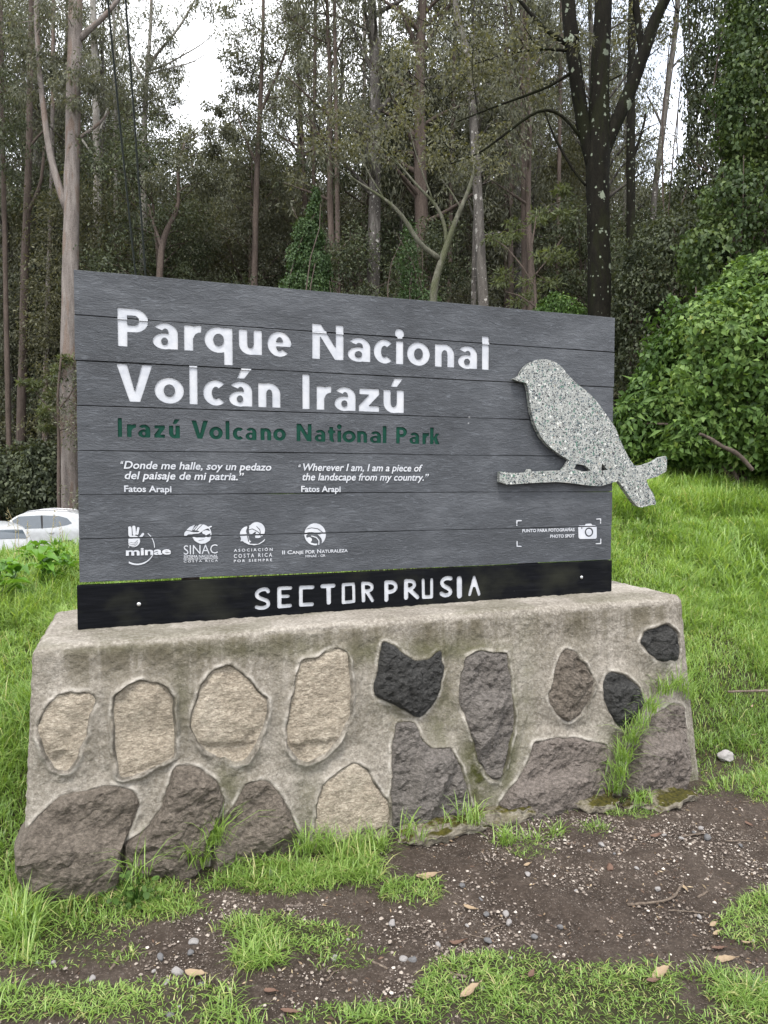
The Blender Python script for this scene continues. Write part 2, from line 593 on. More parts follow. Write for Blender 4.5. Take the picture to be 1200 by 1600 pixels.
def plain(name, col, rough=.5, metal=0.0, bumpy=0):
    m = Mat(name, rough)
    m.b.inputs['Metallic'].default_value = metal
    n = m.noise(m.vec(), 9, 4)
    m.color(m.ramp(n, [(.3, tuple(q * .88 for q in col)), (.7, tuple(min(1, q * 1.06) for q in col))]))
    if bumpy:
        m.bump(m.noise(m.vec(), bumpy, 5), .5, .01)
    return m.m


M['car_paint'] = plain('white_car_paint', (.42, .43, .44), .22)
M['car_glass'] = plain('tinted_glass', (.05, .065, .08), .08)
M['car_glass'].node_tree.nodes['Principled BSDF'].inputs['Specular IOR Level'].default_value = 1.0
M['car_black'] = plain('black_trim', (.015, .015, .016), .5)
M['car_red'] = plain('red_lamp', (.5, .02, .015), .2)
M['cable'] = plain('dark_cable', (.02, .024, .022), .6)
M['rim'] = plain('alloy', (.45, .45, .46), .35, .8)
M['leaf_dry'] = plain('dry_leaf', (.27, .20, .13), .8, 0, 60)
M['leaf_brown'] = plain('brown_dead_leaf', (.12, .072, .052), .8, 0, 60)
M['pebble_pale'] = plain('pale_pebble', (.26, .243, .234), .85, 0, 40)
M['pebble_grey'] = plain('grey_pebble', (.13, .127, .128), .85, 0, 40)
M['gravel'] = (lambda m: (m.color(m.ramp(m.attr('tint'), [(.0, (.06, .047, .039)), (.45, (.165, .135, .112)), (.75, (.30, .258, .22)), (1.0, (.44, .395, .35))])), m.m)[1])(Mat('gravel', .9))
M['petal'] = plain('straw', (.36, .29, .16), .8)

# ------------------------------------------------------------------ the ground: one sheet
LY = [-30, -3, -.45, 0, .6, 1.5, 3, 4.2, 6, 10, 16, 19, 32, 45, 60, 120, 300]
LZ = [-.09, -.09, -.08, .03, .2, .38, .54, .58, .40, -.35, -1.35, -1.55, -1.5, -.5, 1.5, 12, 40]
RY = [-30, -3, -.34, 0, .5, 1.5, 2.6, 3.6, 5, 8, 12, 20, 45, 60, 120, 300]
RZ = [-.095, -.095, -.09, .0, .20, .60, 1.02, 1.27, 1.42, 1.55, 1.75, 2.0, 4.2, 6, 14, 40]


def H(x, y):
    x, y = np.asarray(x, float), np.asarray(y, float)
    w = sstep(-.6, 2.4, x - .12 * np.maximum(y, 0))
    z = np.interp(y, LY, LZ) * (1 - w) + np.interp(y, RY, RZ) * w
    P = np.stack([x, y, 0 * x], -1)
    far = sstep(2, 14, np.abs(y))
    return z + (.006 + .014 * sstep(-.2, .6, y)) * fbm(P, 1.6, 4, 3) + .005 * fbm(P, 9, 3, 5) + far * .35 * fbm(P, .12, 3, 8)


def ellipses_mask(x, y, px, py, spots):
    m = np.zeros(np.shape(x))
    for cx, cy, rx, ry, d in spots:
        q = 1 - np.sqrt(((px - cx) / rx) ** 2 + ((py - cy) / ry) ** 2)
        m = np.maximum(m, np.clip(q * 1.5 + .32, 0, 1) * d)
    return m


# turf patches worn into the path: centre and half-axes measured in the photograph, laid down on the ground
def ground_xy(px, py):
    p = on_plane(px, py, (0, 0, -.085), np.array([0, 0, 1.0]))
    return p[0], p[1]


SPOTS_PX = [(70, 1440, 150, 70, 1), (230, 1410, 120, 34, .95), (420, 1378, 150, 30, 1), (545, 1362, 75, 34, 1), (300, 1385, 90, 26, .9), (100, 1500, 130, 26, .8),
            (455, 1462, 115, 34, 1), (400, 1505, 60, 26, .9), (110, 1570, 200, 38, .95), (260, 1555, 150, 34, .7), (330, 1592, 140, 26, .6), (645, 1395, 85, 30, .6), (575, 1500, 90, 24, .6),
            (900, 1565, 330, 62, 1), (770, 1520, 150, 38, .95), (1120, 1580, 220, 44, .95), (540, 1590, 130, 24, .8), (1185, 1440, 75, 52, .9), (1060, 1535, 120, 26, .6),
            (825, 1322, 62, 22, .7), (925, 1302, 42, 12, .5), (990, 1265, 90, 18, .55), (1150, 1560, 90, 30, .8), (700, 1545, 110, 32, .9), (640, 1330, 60, 14, .35)]


def grass_amount(x, y):
    """1 where turf grows, 0 on the bare path"""
    P = np.stack([x, y, 0 * np.asarray(x)], -1)
    n = fbm(P, 5.5, 4, 21)
    px, py, w = pix(np.stack([np.ravel(x), np.ravel(y), 0 * np.ravel(x) - .085], -1))
    px, py = px.reshape(np.shape(x)), py.reshape(np.shape(x))
    spots = ellipses_mask(x, y, px, py, SPOTS_PX)
    edge = -.40 - .22 * sstep(2.5, 2.85, x) + .30 * sstep(2.9, 4.2, x) + .09 * n * sstep(2.4, 2.7, x)
    bank = sstep(edge - .06, edge + .10, y) * (1 - .45 * sstep(-.1, -.4, y) * sstep(2.4, 2.7, x))
    left = sstep(-.12, -.42, x + .13 * n) * sstep(-1.4, -.9, y + .15 * n)
    g = np.maximum(np.maximum(bank, left), spots * sstep(-.45, .35, n + (spots - .5) * 1.6))
    return np.clip(np.where(y < -2.6, np.maximum(g, sstep(-.3, .4, n)), g), 0, 1)


def axis(a, b, step, lo, hi):
    mid = np.arange(a, b + 1e-6, step)
    up, dn, s = [], [], step
    v = b
    while v < hi:
        s *= 1.14
        v += s
        up.append(v)
    s, v = step, a
    while v > lo:
        s *= 1.14
        v -= s
        dn.append(v)
    return np.array(dn[::-1] + list(mid) + up)


gx, gy = axis(-1.8, 4.4, .026, -260, 260), axis(-2.5, 2.2, .026, -60, 300)
GX, GY = np.meshgrid(gx, gy)
GZ = H(GX, GY)
ga = grass_amount(GX, GY)
GZ = GZ + .012 * ga * (GY < -.2) + .009 * (1 - ga) * fbm(np.stack([GX, GY, 0 * GX], -1), 14, 3, 31) * (np.abs(GY) < 3)
nxx, nyy = len(gx), len(gy)
i = (np.arange(nyy - 1)[:, None] * nxx + np.arange(nxx - 1)[None, :]).ravel()
gv = np.stack([GX, GY, GZ], -1).reshape(-1, 3)
ground = make('ground', gv, np.stack([i, i + 1, i + nxx + 1, i + nxx], -1), M['soil'], None, True, ga.ravel())
tag(ground, kind='structure')

# ------------------------------------------------------------------ the stone base
BX0, BX1, BD, BZB = -.135, 2.685, .74, -.26


def ztop(x):
    return .763 + .0095 * np.asarray(x)


def front_y(x, z):
    k = (ztop(x) - z) / (ztop(x) - BZB)
    return -.285 + .018 * np.asarray(x) - .13 * k


_p0 = np.array([0, front_y(0, .76), .76])
_p1 = np.array([2.6, front_y(2.6, .76), .76])
_p2 = np.array([0, front_y(0, 0), 0.0])
FN = np.cross(_p1 - _p0, _p2 - _p0)
FN /= np.linalg.norm(FN)
if FN[1] > 0:
    FN = -FN                                 # points towards the path
FS = np.array([1.0, .018, .0])
FS -= FN * FS.dot(FN)
FS /= np.linalg.norm(FS)
FT = np.cross(FN, FS)
if FT[2] < 0:
    FT = -FT


def front_uv(P):
    d = np.atleast_2d(P) - _p2
    return np.stack([d @ FS, d @ FT], -1)


def front_xyz(uv, h=0.0):
    uv = np.atleast_2d(uv)
    return _p2 + uv[:, :1] * FS + uv[:, 1:2] * FT + np.reshape(h, (-1, 1)) * FN


def dist_poly(P, poly):
    """signed distance to a closed polygon, positive inside"""
    A = poly
    B = np.roll(poly, -1, 0)
    d = np.full(len(P), 1e9)
    ins = np.zeros(len(P), bool)
    for a, b in zip(A, B):
        e = b - a
        t = np.clip(((P - a) @ e) / max(e @ e, 1e-12), 0, 1)
        q = P - a - t[:, None] * e
        d = np.minimum(d, np.sqrt((q * q).sum(1)))
        c = ((a[1] > P[:, 1]) != (b[1] > P[:, 1]))
        with np.errstate(divide='ignore', invalid='ignore'):
            xi = (b[0] - a[0]) * (P[:, 1] - a[1]) / (b[1] - a[1] + 1e-15) + a[0]
        ins ^= c & (P[:, 0] < xi)
    return np.where(ins, d, -d)


def z5(pts):
    return [(20 + x / 2.222, 920 + y / 2.222) for x, y in pts]


def z6(pts):
    return [(540 + x / 2.143, 920 + y / 2.143) for x, y in pts]


# name of the look, outline in the photograph, material, how far it stands out of the mortar, mortar rim height
STONES = [
    ('flat pale oval stone', z5([(85, 490), (105, 430), (150, 375), (200, 355), (260, 365), (286, 382), (265, 440), (250, 520), (225, 600), (195, 640), (150, 630), (120, 590), (95, 540)]), 'rock_pale', .006, .013),
    ('tall pale stone with a squared top', z5([(345, 440), (355, 370), (390, 335), (440, 318), (540, 337), (558, 380), (565, 480), (563, 590), (500, 622), (410, 657), (370, 662), (358, 600), (350, 520)]), 'rock_pale', .010, .016),
    ('round pale pitted stone', z5([(640, 360), (685, 290), (740, 262), (800, 290), (850, 350), (893, 385), (880, 460), (850, 540), (812, 600), (770, 612), (740, 588), (690, 585), (640, 535), (618, 490), (622, 430)]), 'rock_pale', .014, .012),
    ('tall pale stone with a chipped lower end', z5([(985, 300), (1010, 250), (1060, 235), (1130, 205), (1165, 220), (1175, 300), (1178, 430), (1150, 500), (1100, 570), (1030, 608), (985, 600), (955, 550), (950, 480), (965, 390)]), 'rock_pale', .012, .016),
    ('largest brown corner stone', z5([(33, 890), (90, 830), (150, 735), (230, 722), (330, 697), (428, 716), (440, 760), (410, 850), (380, 920), (370, 1000), (378, 1075), (300, 1090), (200, 1085), (110, 1055), (40, 1000)]), 'rock_brown', .085, .006),
    ('brown stone with a ridge down its middle', z5([(383, 900), (470, 835), (515, 765), (568, 625), (640, 622), (715, 682), (740, 740), (700, 820), (660, 890), (620, 960), (540, 1020), (470, 1020), (400, 990), (385, 940)]), 'rock_brown', .06, .008),
    ('brown wedge-topped stone', z5([(690, 890), (722, 830), (782, 740), (817, 682), (880, 667), (930, 712), (965, 780), (998, 850), (970, 900), (900, 935), (820, 965), (730, 960), (690, 930)]), 'rock_brown', .05, .008),
    ('squat pale crumbling stone', [(488, 1302), (497, 1266), (510, 1226), (533, 1202), (560, 1193), (575, 1203), (591, 1228), (610, 1256), (612, 1289), (596, 1312), (559, 1325), (510, 1328), (490, 1318)], 'rock_pale', .03, .012),
    ('dark stone with a notched top edge', z6([(95, 330), (110, 280), (130, 178), (170, 188), (205, 222), (240, 247), (290, 240), (323, 207), (338, 260), (325, 340), (290, 410), (255, 437), (210, 415), (150, 385), (105, 365)]), 'rock_dark', .040, .006),
    ('tall dark grey stone', z6([(385, 370), (395, 290), (412, 228), (450, 208), (548, 217), (560, 290), (570, 370), (573, 450), (555, 550), (525, 645), (490, 640), (450, 580), (430, 500), (400, 420)]), 'rock_grey', .038, .010),
    ('narrow peaked brown stone', z6([(682, 350), (705, 290), (737, 200), (780, 212), (815, 262), (843, 310), (830, 370), (790, 430), (750, 450), (715, 425), (692, 390)]), 'rock_brown', .036, .008),
    ('upright dark stone beside grass tufts', z6([(868, 310), (885, 277), (940, 287), (985, 332), (1000, 375), (975, 430), (940, 482), (905, 455), (880, 410), (868, 370)]), 'rock_dark', .026, .008),
    ('small dark stone near the upper right corner', z6([(985, 170), (1010, 135), (1050, 117), (1088, 150), (1100, 200), (1088, 243), (1050, 243), (1020, 225)]), 'rock_dark', .022, .006),
    ('wide grey stone with a stepped top', z6([(165, 640), (162, 560), (177, 460), (240, 452), (265, 512), (300, 542), (363, 537), (395, 600), (420, 670), (443, 720), (440, 780), (390, 800), (320, 815), (230, 840), (170, 825), (155, 740)]), 'rock_grey', .058, .008),
    ('slanted reddish grey stone', z6([(522, 722), (580, 652), (625, 572), (640, 517), (700, 507), (790, 507), (888, 527), (898, 560), (880, 640), (850, 700), (780, 745), (720, 788), (640, 805), (560, 765)]), 'rock_red', .062, .008),
    ('big brown stone bulging at the right corner', z6([(945, 640), (972, 560), (1000, 490), (1050, 430), (1096, 392), (1130, 400), (1136, 470), (1132, 560), (1112, 640), (1060, 668), (1000, 685), (950, 675)]), 'rock_red', .085, .004),
]

base = empty('stone_base', (1.27, 0, 0))
tag(base, 'concrete and fieldstone plinth standing under the grey park board', 'stone base')
BOFF = -np.array([1.27, 0, 0])

polys = []
for lab, pts, mk, out, rim in STONES:
    P = []
    for p in pts:
        q = on_plane(p[0], p[1], _p2 + FN * out * .55, FN)
        P.append(front_uv(q)[0])
    P = np.array(P)
    if pts[-1][1] > 1180 and lab[:4] not in ('tall', 'flat', 'roun'):   # bottom course runs on into the ground
        lowp = P[:, 1] < P[:, 1].min() + .28 * np.ptp(P[:, 1])
        P[lowp, 1] -= .07
    if 'right corner' in lab:
        P[P[:, 0] > P[:, 0].max() - .09, 0] += .05
    if 'largest brown' in lab:
        P[P[:, 0] < P[:, 0].min() + .05, 0] -= .03
    # refine the outline and roughen it
    e = np.roll(P, -1, 0) - P
    fine = []
    for a, d in zip(P, e):
        n = max(2, int(np.linalg.norm(d) / .012))
        for k in range(n):
            fine.append(a + d * k / n)
    fine = np.array(fine)
    for _ in range(1):
        fine = .5 * fine + .25 * (np.roll(fine, 1, 0) + np.roll(fine, -1, 0))
    fine += .0045 * np.stack([fbm(np.c_[fine, fine[:, 0] * 0 + 3], 22, 3, 1), fbm(np.c_[fine, fine[:, 0] * 0 + 9], 22, 3, 2)], -1)
    polys.append(fine)

# mortar body: a rounded, battered block whose front swells round every stone
Lb, Hb, Rr = BX1 - BX0, 1.0, .034


def base_face(fix, val, n1, n2):
    dims = [Lb, BD, .92]
    ax = [k for k in range(3) if k != fix]
    u = np.linspace(0, dims[ax[0]], n1)
    v = np.linspace(0, dims[ax[1]], n2)
    U, Vv = np.meshgrid(u, v)
    P = np.zeros((n2, n1, 3))
    P[..., ax[0]], P[..., ax[1]], P[..., fix] = U, Vv, val * dims[fix]
    i = (np.arange(n2 - 1)[:, None] * n1 + np.arange(n1 - 1)[None, :]).ravel()
    Q = np.stack([i, i + 1, i + n1 + 1, i + n1], -1)
    return P.reshape(-1, 3), Q


NX, NY, NZ = 760, 60, 270
Vs, Qs, nb = [], [], 0
for fix, val, n1, n2 in ((1, 0, NX, NZ), (1, 1, NX, NZ), (2, 1, NX, NY), (0, 0, NY, NZ), (0, 1, NY, NZ)):
    P, Q = base_face(fix, val, n1, n2)
    flip = (fix == 1) == (val == 1)
    if flip:
        Q = Q[:, ::-1]
    Vs.append(P)
    Qs.append(Q + nb)
    nb += len(P)
P = np.concatenate(Vs)
dims = np.array([Lb, BD, .92])
q = np.clip(P, Rr, dims - Rr)
q[:, 2] = np.minimum(P[:, 2], dims[2] - Rr)
d = P - q
nl = np.linalg.norm(d, axis=1, keepdims=True)
nrm = d / np.maximum(nl, 1e-9)
S = q + nrm * np.minimum(nl, Rr)
k = 1 - S[:, 2] / .92
X = BX0 + S[:, 0] + (S[:, 0] / Lb - .5) * 2 * .05 * k
Yt = -.285 + .018 * X
Y = Yt + S[:, 1] + (S[:, 1] / BD - .5) * 2 * .13 * k
Zt = ztop(X)
Z = BZB + S[:, 2] / .92 * (Zt - BZB)
V = np.stack([X, Y, Z], -1)
isf = sstep(.5, .95, -nrm[:, 1])
uv = front_uv(V)
dmin = np.full(len(V), 9.0)
rimh = np.zeros(len(V))
dig = np.zeros(len(V))
for poly, st in zip(polys, STONES):
    lo, hi = poly.min(0) - .08, poly.max(0) + .08
    s = (isf > 0) & (uv > lo).all(1) & (uv < hi).all(1)
    if not s.any():
        continue
    dd = -dist_poly(uv[s], poly)             # outside distance
    dmin[s] = np.minimum(dmin[s], dd)
    dig[s] = np.maximum(dig[s], .055 * sstep(.004, .018, -dd))
    rimh[s] = np.maximum(rimh[s], np.where(dd > -.012, st[4] * 1.35 * (.65 + .75 * fbm(V[s], 16, 3, 14)) * np.exp(-(np.maximum(dd - .004, 0) / .011) ** 2) * sstep(-.006, .004, dd), -.01))
valley = .012 * sstep(.015, .07, dmin) * sstep(.74, .62, Z)
disp = isf * (-dig + rimh - valley * .8 + .006 * fbm(V, 7, 3, 4) + .010 * fbm(V, 2.2, 2, 9)) + .0030 * fbm(V, 38, 4, 6)
V = V + nrm * disp[:, None]
# moss lives in the grooves between the middle stones and along the foot
mo = np.zeros(len(V))
for px, py, rx, ry, a in ((790, 1150, 26, 120, .85), (690, 1120, 30, 70, .55), (745, 1210, 36, 70, .95), (590, 1020, 60, 22, .6), (620, 1085, 30, 60, .45), (380, 1015, 110, 14, .4),
                          (355, 1240, 26, 60, .6), (345, 1290, 20, 60, .8), (285, 1085, 16, 60, .4), (700, 1015, 110, 20, .6), (820, 1090, 16, 130, .4), (480, 1230, 20, 60, .3), (985, 1170, 40, 60, .6), (160, 1010, 90, 12, .35), (470, 1010, 60, 20, .4)):
    px_, py_, _w = pix(V)
    mo = np.maximum(mo, a * np.exp(-((px_ - px) / rx) ** 2 - ((py_ - py) / ry) ** 2) * isf)
mo = np.maximum(mo, .5 * isf * sstep(.16, .0, Z))
mo = np.maximum(mo, .28 * sstep(.6, .9, nrm[:, 2]) * sstep(.0, .6, fbm(V, 5, 4, 77) + .2))
mb = make('mortar_body', V + BOFF, np.concatenate(Qs), M['mortar'], base, True, mo)
rb = mb.data.attributes.new('crack', 'FLOAT', 'POINT')
rb.data.foreach_set('value', (isf * np.exp(-((dmin + .0005) / .0042) ** 2)).astype(np.float32))
ra = mb.data.attributes.new('rim', 'FLOAT', 'POINT')
ra.data.foreach_set('value', (isf * np.exp(-((dmin - .009) / .006) ** 2)).astype(np.float32))

for si, (poly, st) in enumerate(zip(polys, STONES)):
    lab, pts, mk, out, rim = st
    rg = np.random.default_rng(100 + si)
    c = poly.mean(0)
    lo, hi = poly.min(0), poly.max(0)
    stp = .0095
    gxx, gyy = np.meshgrid(np.arange(lo[0], hi[0], stp), np.arange(lo[1], hi[1], stp))
    pt = np.stack([gxx.ravel(), gyy.ravel()], -1) + rg.uniform(-.35, .35, (gxx.size, 2)) * stp
    pt = pt[dist_poly(pt, poly) > stp * .6]
    nbp = len(poly)
    allp = np.vstack([poly, pt])
    vv, ee, ff, ov, oe, of = delaunay_2d_cdt([Vector(p) for p in allp], [(k_, (k_ + 1) % nbp) for k_ in range(nbp)], [], 0, 1e-6)
    vv = np.array([tuple(p) for p in vv])
    T = np.array([f for f in ff if len(f) == 3])
    cen = vv[T].mean(1)
    T = T[dist_poly(cen, poly) > 0]
    dd = np.maximum(dist_poly(vv, poly), 0)
    P3 = np.c_[vv, np.full(len(vv), si * 3.1)]
    if mk == 'rock_pale':
        h = -.003 + out * .55 * (1 - np.exp(-dd / .012)) + .013 * fbm(P3, 9, 3, si) * sstep(0, .03, dd) + .004 * fbm(P3, 45, 4, si + 5) * sstep(0, .015, dd)
        if 'chipped' in lab or 'pitted' in lab or 'oval' in lab or 'crumbling' in lab:   # the broken lower edge: a ragged ledge
            cut = lo[1] + (hi[1] - lo[1]) * (.2 if 'crumbling' not in lab else .3) + .03 * fbm(P3, 14, 3, si + 9)
            h -= .012 * sstep(.006, -.006, vv[:, 1] - cut) * sstep(0, .02, dd)
    else:
        h = out * (1 - np.exp(-dd / .0055))
        fac = np.full(len(vv), 9.0)
        sz = (hi - lo).min()
        for kf in range(7):
            g = rg.normal(size=2)
            g /= np.linalg.norm(g)
            p = c + g * rg.uniform(.02, .42) * sz
            fac = np.minimum(fac, out * rg.uniform(.95, 1.15) - ((vv - p) @ g) * rg.choice([.15, .3, .6, 1.0]))
        h = np.minimum(h, np.maximum(fac, out * .25 * (1 - np.exp(-dd / .006))))
        an = rg.uniform(.3, 1.1)
        ca_, sa_ = math.cos(an), math.sin(an)
        PR = np.c_[(vv[:, 0] * ca_ + vv[:, 1] * sa_) * .45, -vv[:, 0] * sa_ + vv[:, 1] * ca_, P3[:, 2]]
        ter = fbm(PR, 9, 3, si + 40)
        h += (.0105 * (np.round(ter * 2.2) / 2.2 * .65 + ter * .35) + .0065 * fbm(PR, 40, 3, si + 60) + (.006 * fbm(P3, 12, 4, si, .6)) + .0065 * (1 - 2 * np.abs(fbm(P3, 24, 4, si + 3, .6)))) * sstep(0, .02, dd)
        if mk in ('rock_brown', 'rock_red', 'rock_grey') and pts[0][1] > 1180 or 'corner stone' in lab:   # bottom stones lean back under themselves at the ground
            h -= sstep(.16, -.02, vv[:, 1] - lo[1] - .02) * out * .35
    top = front_xyz(vv, h)
    bot = front_xyz(poly, np.full(nbp, -.16 if 'corner stone' in lab or 'right corner' in lab and 'small' not in lab else -.045))
    n0 = len(vv)
    # outline vertices keep their order as the first nbp input points
    idx = np.array([[k_ for k_, o_ in enumerate(ov) if j in o_][0] for j in range(nbp)])
    skirt = np.stack([idx, n0 + np.arange(nbp), n0 + (np.arange(nbp) + 1) % nbp, np.roll(idx, -1)], -1)
    a, b, c3 = top[T[0]]
    if np.dot(np.cross(b - a, c3 - a), FN) < 0:
        T = T[:, ::-1]
    o = make('field_stone', np.vstack([top, bot]) + BOFF, [T, skirt], M[mk], base, mk == 'rock_pale')
    o['label'] = lab
    if 'right corner' in lab or 'corner stone' in lab:
        pass

# ------------------------------------------------------------------ shapes cut from a raster: letters, emblems, the bird
def inside(X, Y, poly):
    ins = np.zeros(X.shape, bool)
    n = len(poly)
    for k in range(n):
        x0, y0 = poly[k]
        x1, y1 = poly[(k + 1) % n]
        if y0 == y1:
            continue
        c = ((y0 > Y) != (y1 > Y)) & (X < (x1 - x0) * (Y - y0) / (y1 - y0) + x0)
        ins ^= c
    return ins


class Field:
    def __init__(s, x0, x1, z0, z1, h):
        s.x0, s.z0, s.h = x0, z0, h
        s.nx, s.nz = int((x1 - x0) / h) + 1, int((z1 - z0) / h) + 1
        s.F = np.zeros((s.nz, s.nx))

    def win(s, lo, hi):
        i0 = max(0, int((lo[0] - s.x0) / s.h) - 2)
        i1 = min(s.nx, int((hi[0] - s.x0) / s.h) + 3)
        j0 = max(0, int((lo[1] - s.z0) / s.h) - 2)
        j1 = min(s.nz, int((hi[1] - s.z0) / s.h) + 3)
        if i1 <= i0 or j1 <= j0:
            return None
        X, Zz = np.meshgrid(s.x0 + np.arange(i0, i1) * s.h, s.z0 + np.arange(j0, j1) * s.h)
        return slice(j0, j1), slice(i0, i1), X, Zz

    def poly(s, p, sign=1):
        p = np.asarray(p, float)
        w = s.win(p.min(0), p.max(0))
        if w is None:
            return
        a, b, X, Zz = w
        c = np.zeros(X.shape)
        for dx in (-.25, .25):
            for dz in (-.25, .25):
                c += inside(X + dx * s.h, Zz + dz * s.h, p) * .25
        s.F[a, b] = np.maximum(s.F[a, b], c) if sign > 0 else np.minimum(s.F[a, b], 1 - c)

    def stroke(s, p, r, sign=1):
        p = np.asarray(p, float)
        w = s.win(p.min(0) - r, p.max(0) + r)
        if w is None:
            return
        a, b, X, Zz = w
        d = np.full(X.shape, 9.0)
        for (xa, za), (xb, zb) in zip(p[:-1], p[1:]):
            ex, ez = xb - xa, zb - za
            t = np.clip(((X - xa) * ex + (Zz - za) * ez) / max(ex * ex + ez * ez, 1e-12), 0, 1)
            d = np.minimum(d, np.hypot(X - xa - t * ex, Zz - za - t * ez))
        c = np.clip(.5 + (r - d) / s.h, 0, 1)
        s.F[a, b] = np.maximum(s.F[a, b], c) if sign > 0 else np.minimum(s.F[a, b], 1 - c)

    def blur(s, n=1):
        for _ in range(n):
            G = np.pad(s.F, 1)
            G = (G[:-2] + 2 * G[1:-1] + G[2:]) / 4
            s.F = (G[:, :-2] + 2 * G[:, 1:-1] + G[:, 2:]) / 4

    def at(s, P):
        i = np.clip(np.round((P[:, 0] - s.x0) / s.h).astype(int), 0, s.nx - 1)
        j = np.clip(np.round((P[:, 1] - s.z0) / s.h).astype(int), 0, s.nz - 1)
        return s.F[j, i]

    def loops(s, tol=.35):
        F = s.F.copy()
        F[0] = F[-1] = 0
        F[:, 0] = F[:, -1] = 0
        b = F > .5
        code = b[:-1, :-1] * 1 + b[:-1, 1:] * 2 + b[1:, 1:] * 4 + b[1:, :-1] * 8
        E = {1: [(3, 0)], 2: [(0, 1)], 3: [(3, 1)], 4: [(1, 2)], 5: [(3, 0), (1, 2)], 6: [(0, 2)], 7: [(3, 2)], 8: [(2, 3)], 9: [(2, 0)],
             10: [(0, 1), (2, 3)], 11: [(2, 1)], 12: [(1, 3)], 13: [(1, 0)], 14: [(0, 3)]}
        nxt, pos = {}, {}

        def pt(j, i, e):
            if e == 0:
                key, a, c, ax, o = (j, i, 0), F[j, i], F[j, i + 1], 0, (i, j)
            elif e == 2:
                key, a, c, ax, o = (j + 1, i, 0), F[j + 1, i], F[j + 1, i + 1], 0, (i, j + 1)
            elif e == 3:
                key, a, c, ax, o = (j, i, 1), F[j, i], F[j + 1, i], 1, (i, j)
            else:
                key, a, c, ax, o = (j, i + 1, 1), F[j, i + 1], F[j + 1, i + 1], 1, (i + 1, j)
            if key not in pos:
                t = (.5 - a) / (c - a) if c != a else .5
                t = min(max(t, .02), .98)
                pos[key] = (s.x0 + (o[0] + (t if ax == 0 else 0)) * s.h, s.z0 + (o[1] + (t if ax == 1 else 0)) * s.h)
            return key
        for j, i in zip(*np.nonzero((code > 0) & (code < 15))):
            for a, c in E[int(code[j, i])]:
                nxt[pt(j, i, a)] = pt(j, i, c)
        out = []
        while nxt:
            k0, k = next(iter(nxt.items()))
            lp = [k0]
            del nxt[k0]
            while k != k0 and k in nxt:
                lp.append(k)
                k = nxt.pop(k)
            P = np.array([pos[q] for q in lp])
            if len(P) < 6:
                continue
            for _ in range(5):                # drop points that lie on the line of their neighbours
                if len(P) < 10:
                    break
                a, c = np.roll(P, 1, 0), np.roll(P, -1, 0)
                e = c - a
                dd = np.abs(e[:, 0] * (P - a)[:, 1] - e[:, 1] * (P - a)[:, 0]) / (np.linalg.norm(e, axis=1) + 1e-12)
                kill = dd < tol * s.h
                kill[1::2] = False
                if not kill.any():
                    P = np.roll(P, 1, 0)
                    continue
                P = np.roll(P[~kill], 1, 0)
            out.append(P)
        return out


def cdt(loops, extra=()):
    pts, edges = [], []
    for lp in list(loops) + list(extra):
        n0 = len(pts)
        pts += [Vector((float(a), float(b))) for a, b in lp]
        edges += [(n0 + k, n0 + (k + 1) % len(lp)) for k in range(len(lp))]
    v, e, f, *_ = delaunay_2d_cdt(pts, edges, [], 0, 1e-7)
    v = np.array([tuple(p) for p in v])
    f = np.array([t for t in f if len(t) == 3])
    c = v[f]
    area = (c[:, 1, 0] - c[:, 0, 0]) * (c[:, 2, 1] - c[:, 0, 1]) - (c[:, 2, 0] - c[:, 0, 0]) * (c[:, 1, 1] - c[:, 0, 1])
    f[area < 0] = f[area < 0][:, ::-1]
    return v, f


def xz(v, y):
    return np.stack([v[:, 0], np.full(len(v), y) if np.isscalar(y) else y, v[:, 1]], -1)


def slab(loops, fld, y0, y1, name, mat, parent, off, bevel=0.0):
    """a flat piece with real thickness, cut along the loops; front at y0"""
    v, f = cdt(loops)
    keep = fld.at(v[f].mean(1)) > .5
    f = f[keep]
    n = len(v)
    V = np.vstack([xz(v, y0), xz(v, y1)])
    side, m = [], 2 * n
    SV = []
    for lp in loops:
        k = len(lp)
        SV += [xz(lp, y0), xz(lp, y1)]
        a = m + np.arange(k)
        side.append(np.stack([a, m + (np.arange(k) + 1) % k, m + k + (np.arange(k) + 1) % k, m + k + np.arange(k)], -1))
        m += 2 * k
    return make(name, np.vstack([V] + SV) + off, [np.vstack([f, f[:, ::-1] + n]), np.concatenate(side)], mat, parent, False)


def arc(cx, cy, rx, ry, a0, a1, n=28):
    t = np.radians(np.linspace(a0, a1, n))
    return np.stack([cx + rx * np.cos(t), cy + ry * np.sin(t)], -1)


def sector(cx, cy, rx, ry, s, t, a0=0, a1=360):
    return np.vstack([arc(cx, cy, rx, ry, a0, a1), arc(cx, cy, rx - s, ry - t, a1, a0)])


def rect(x0, x1, y0, y1):
    return np.array([(x0, y0), (x1, y0), (x1, y1), (x0, y1)], float)


XH = .68


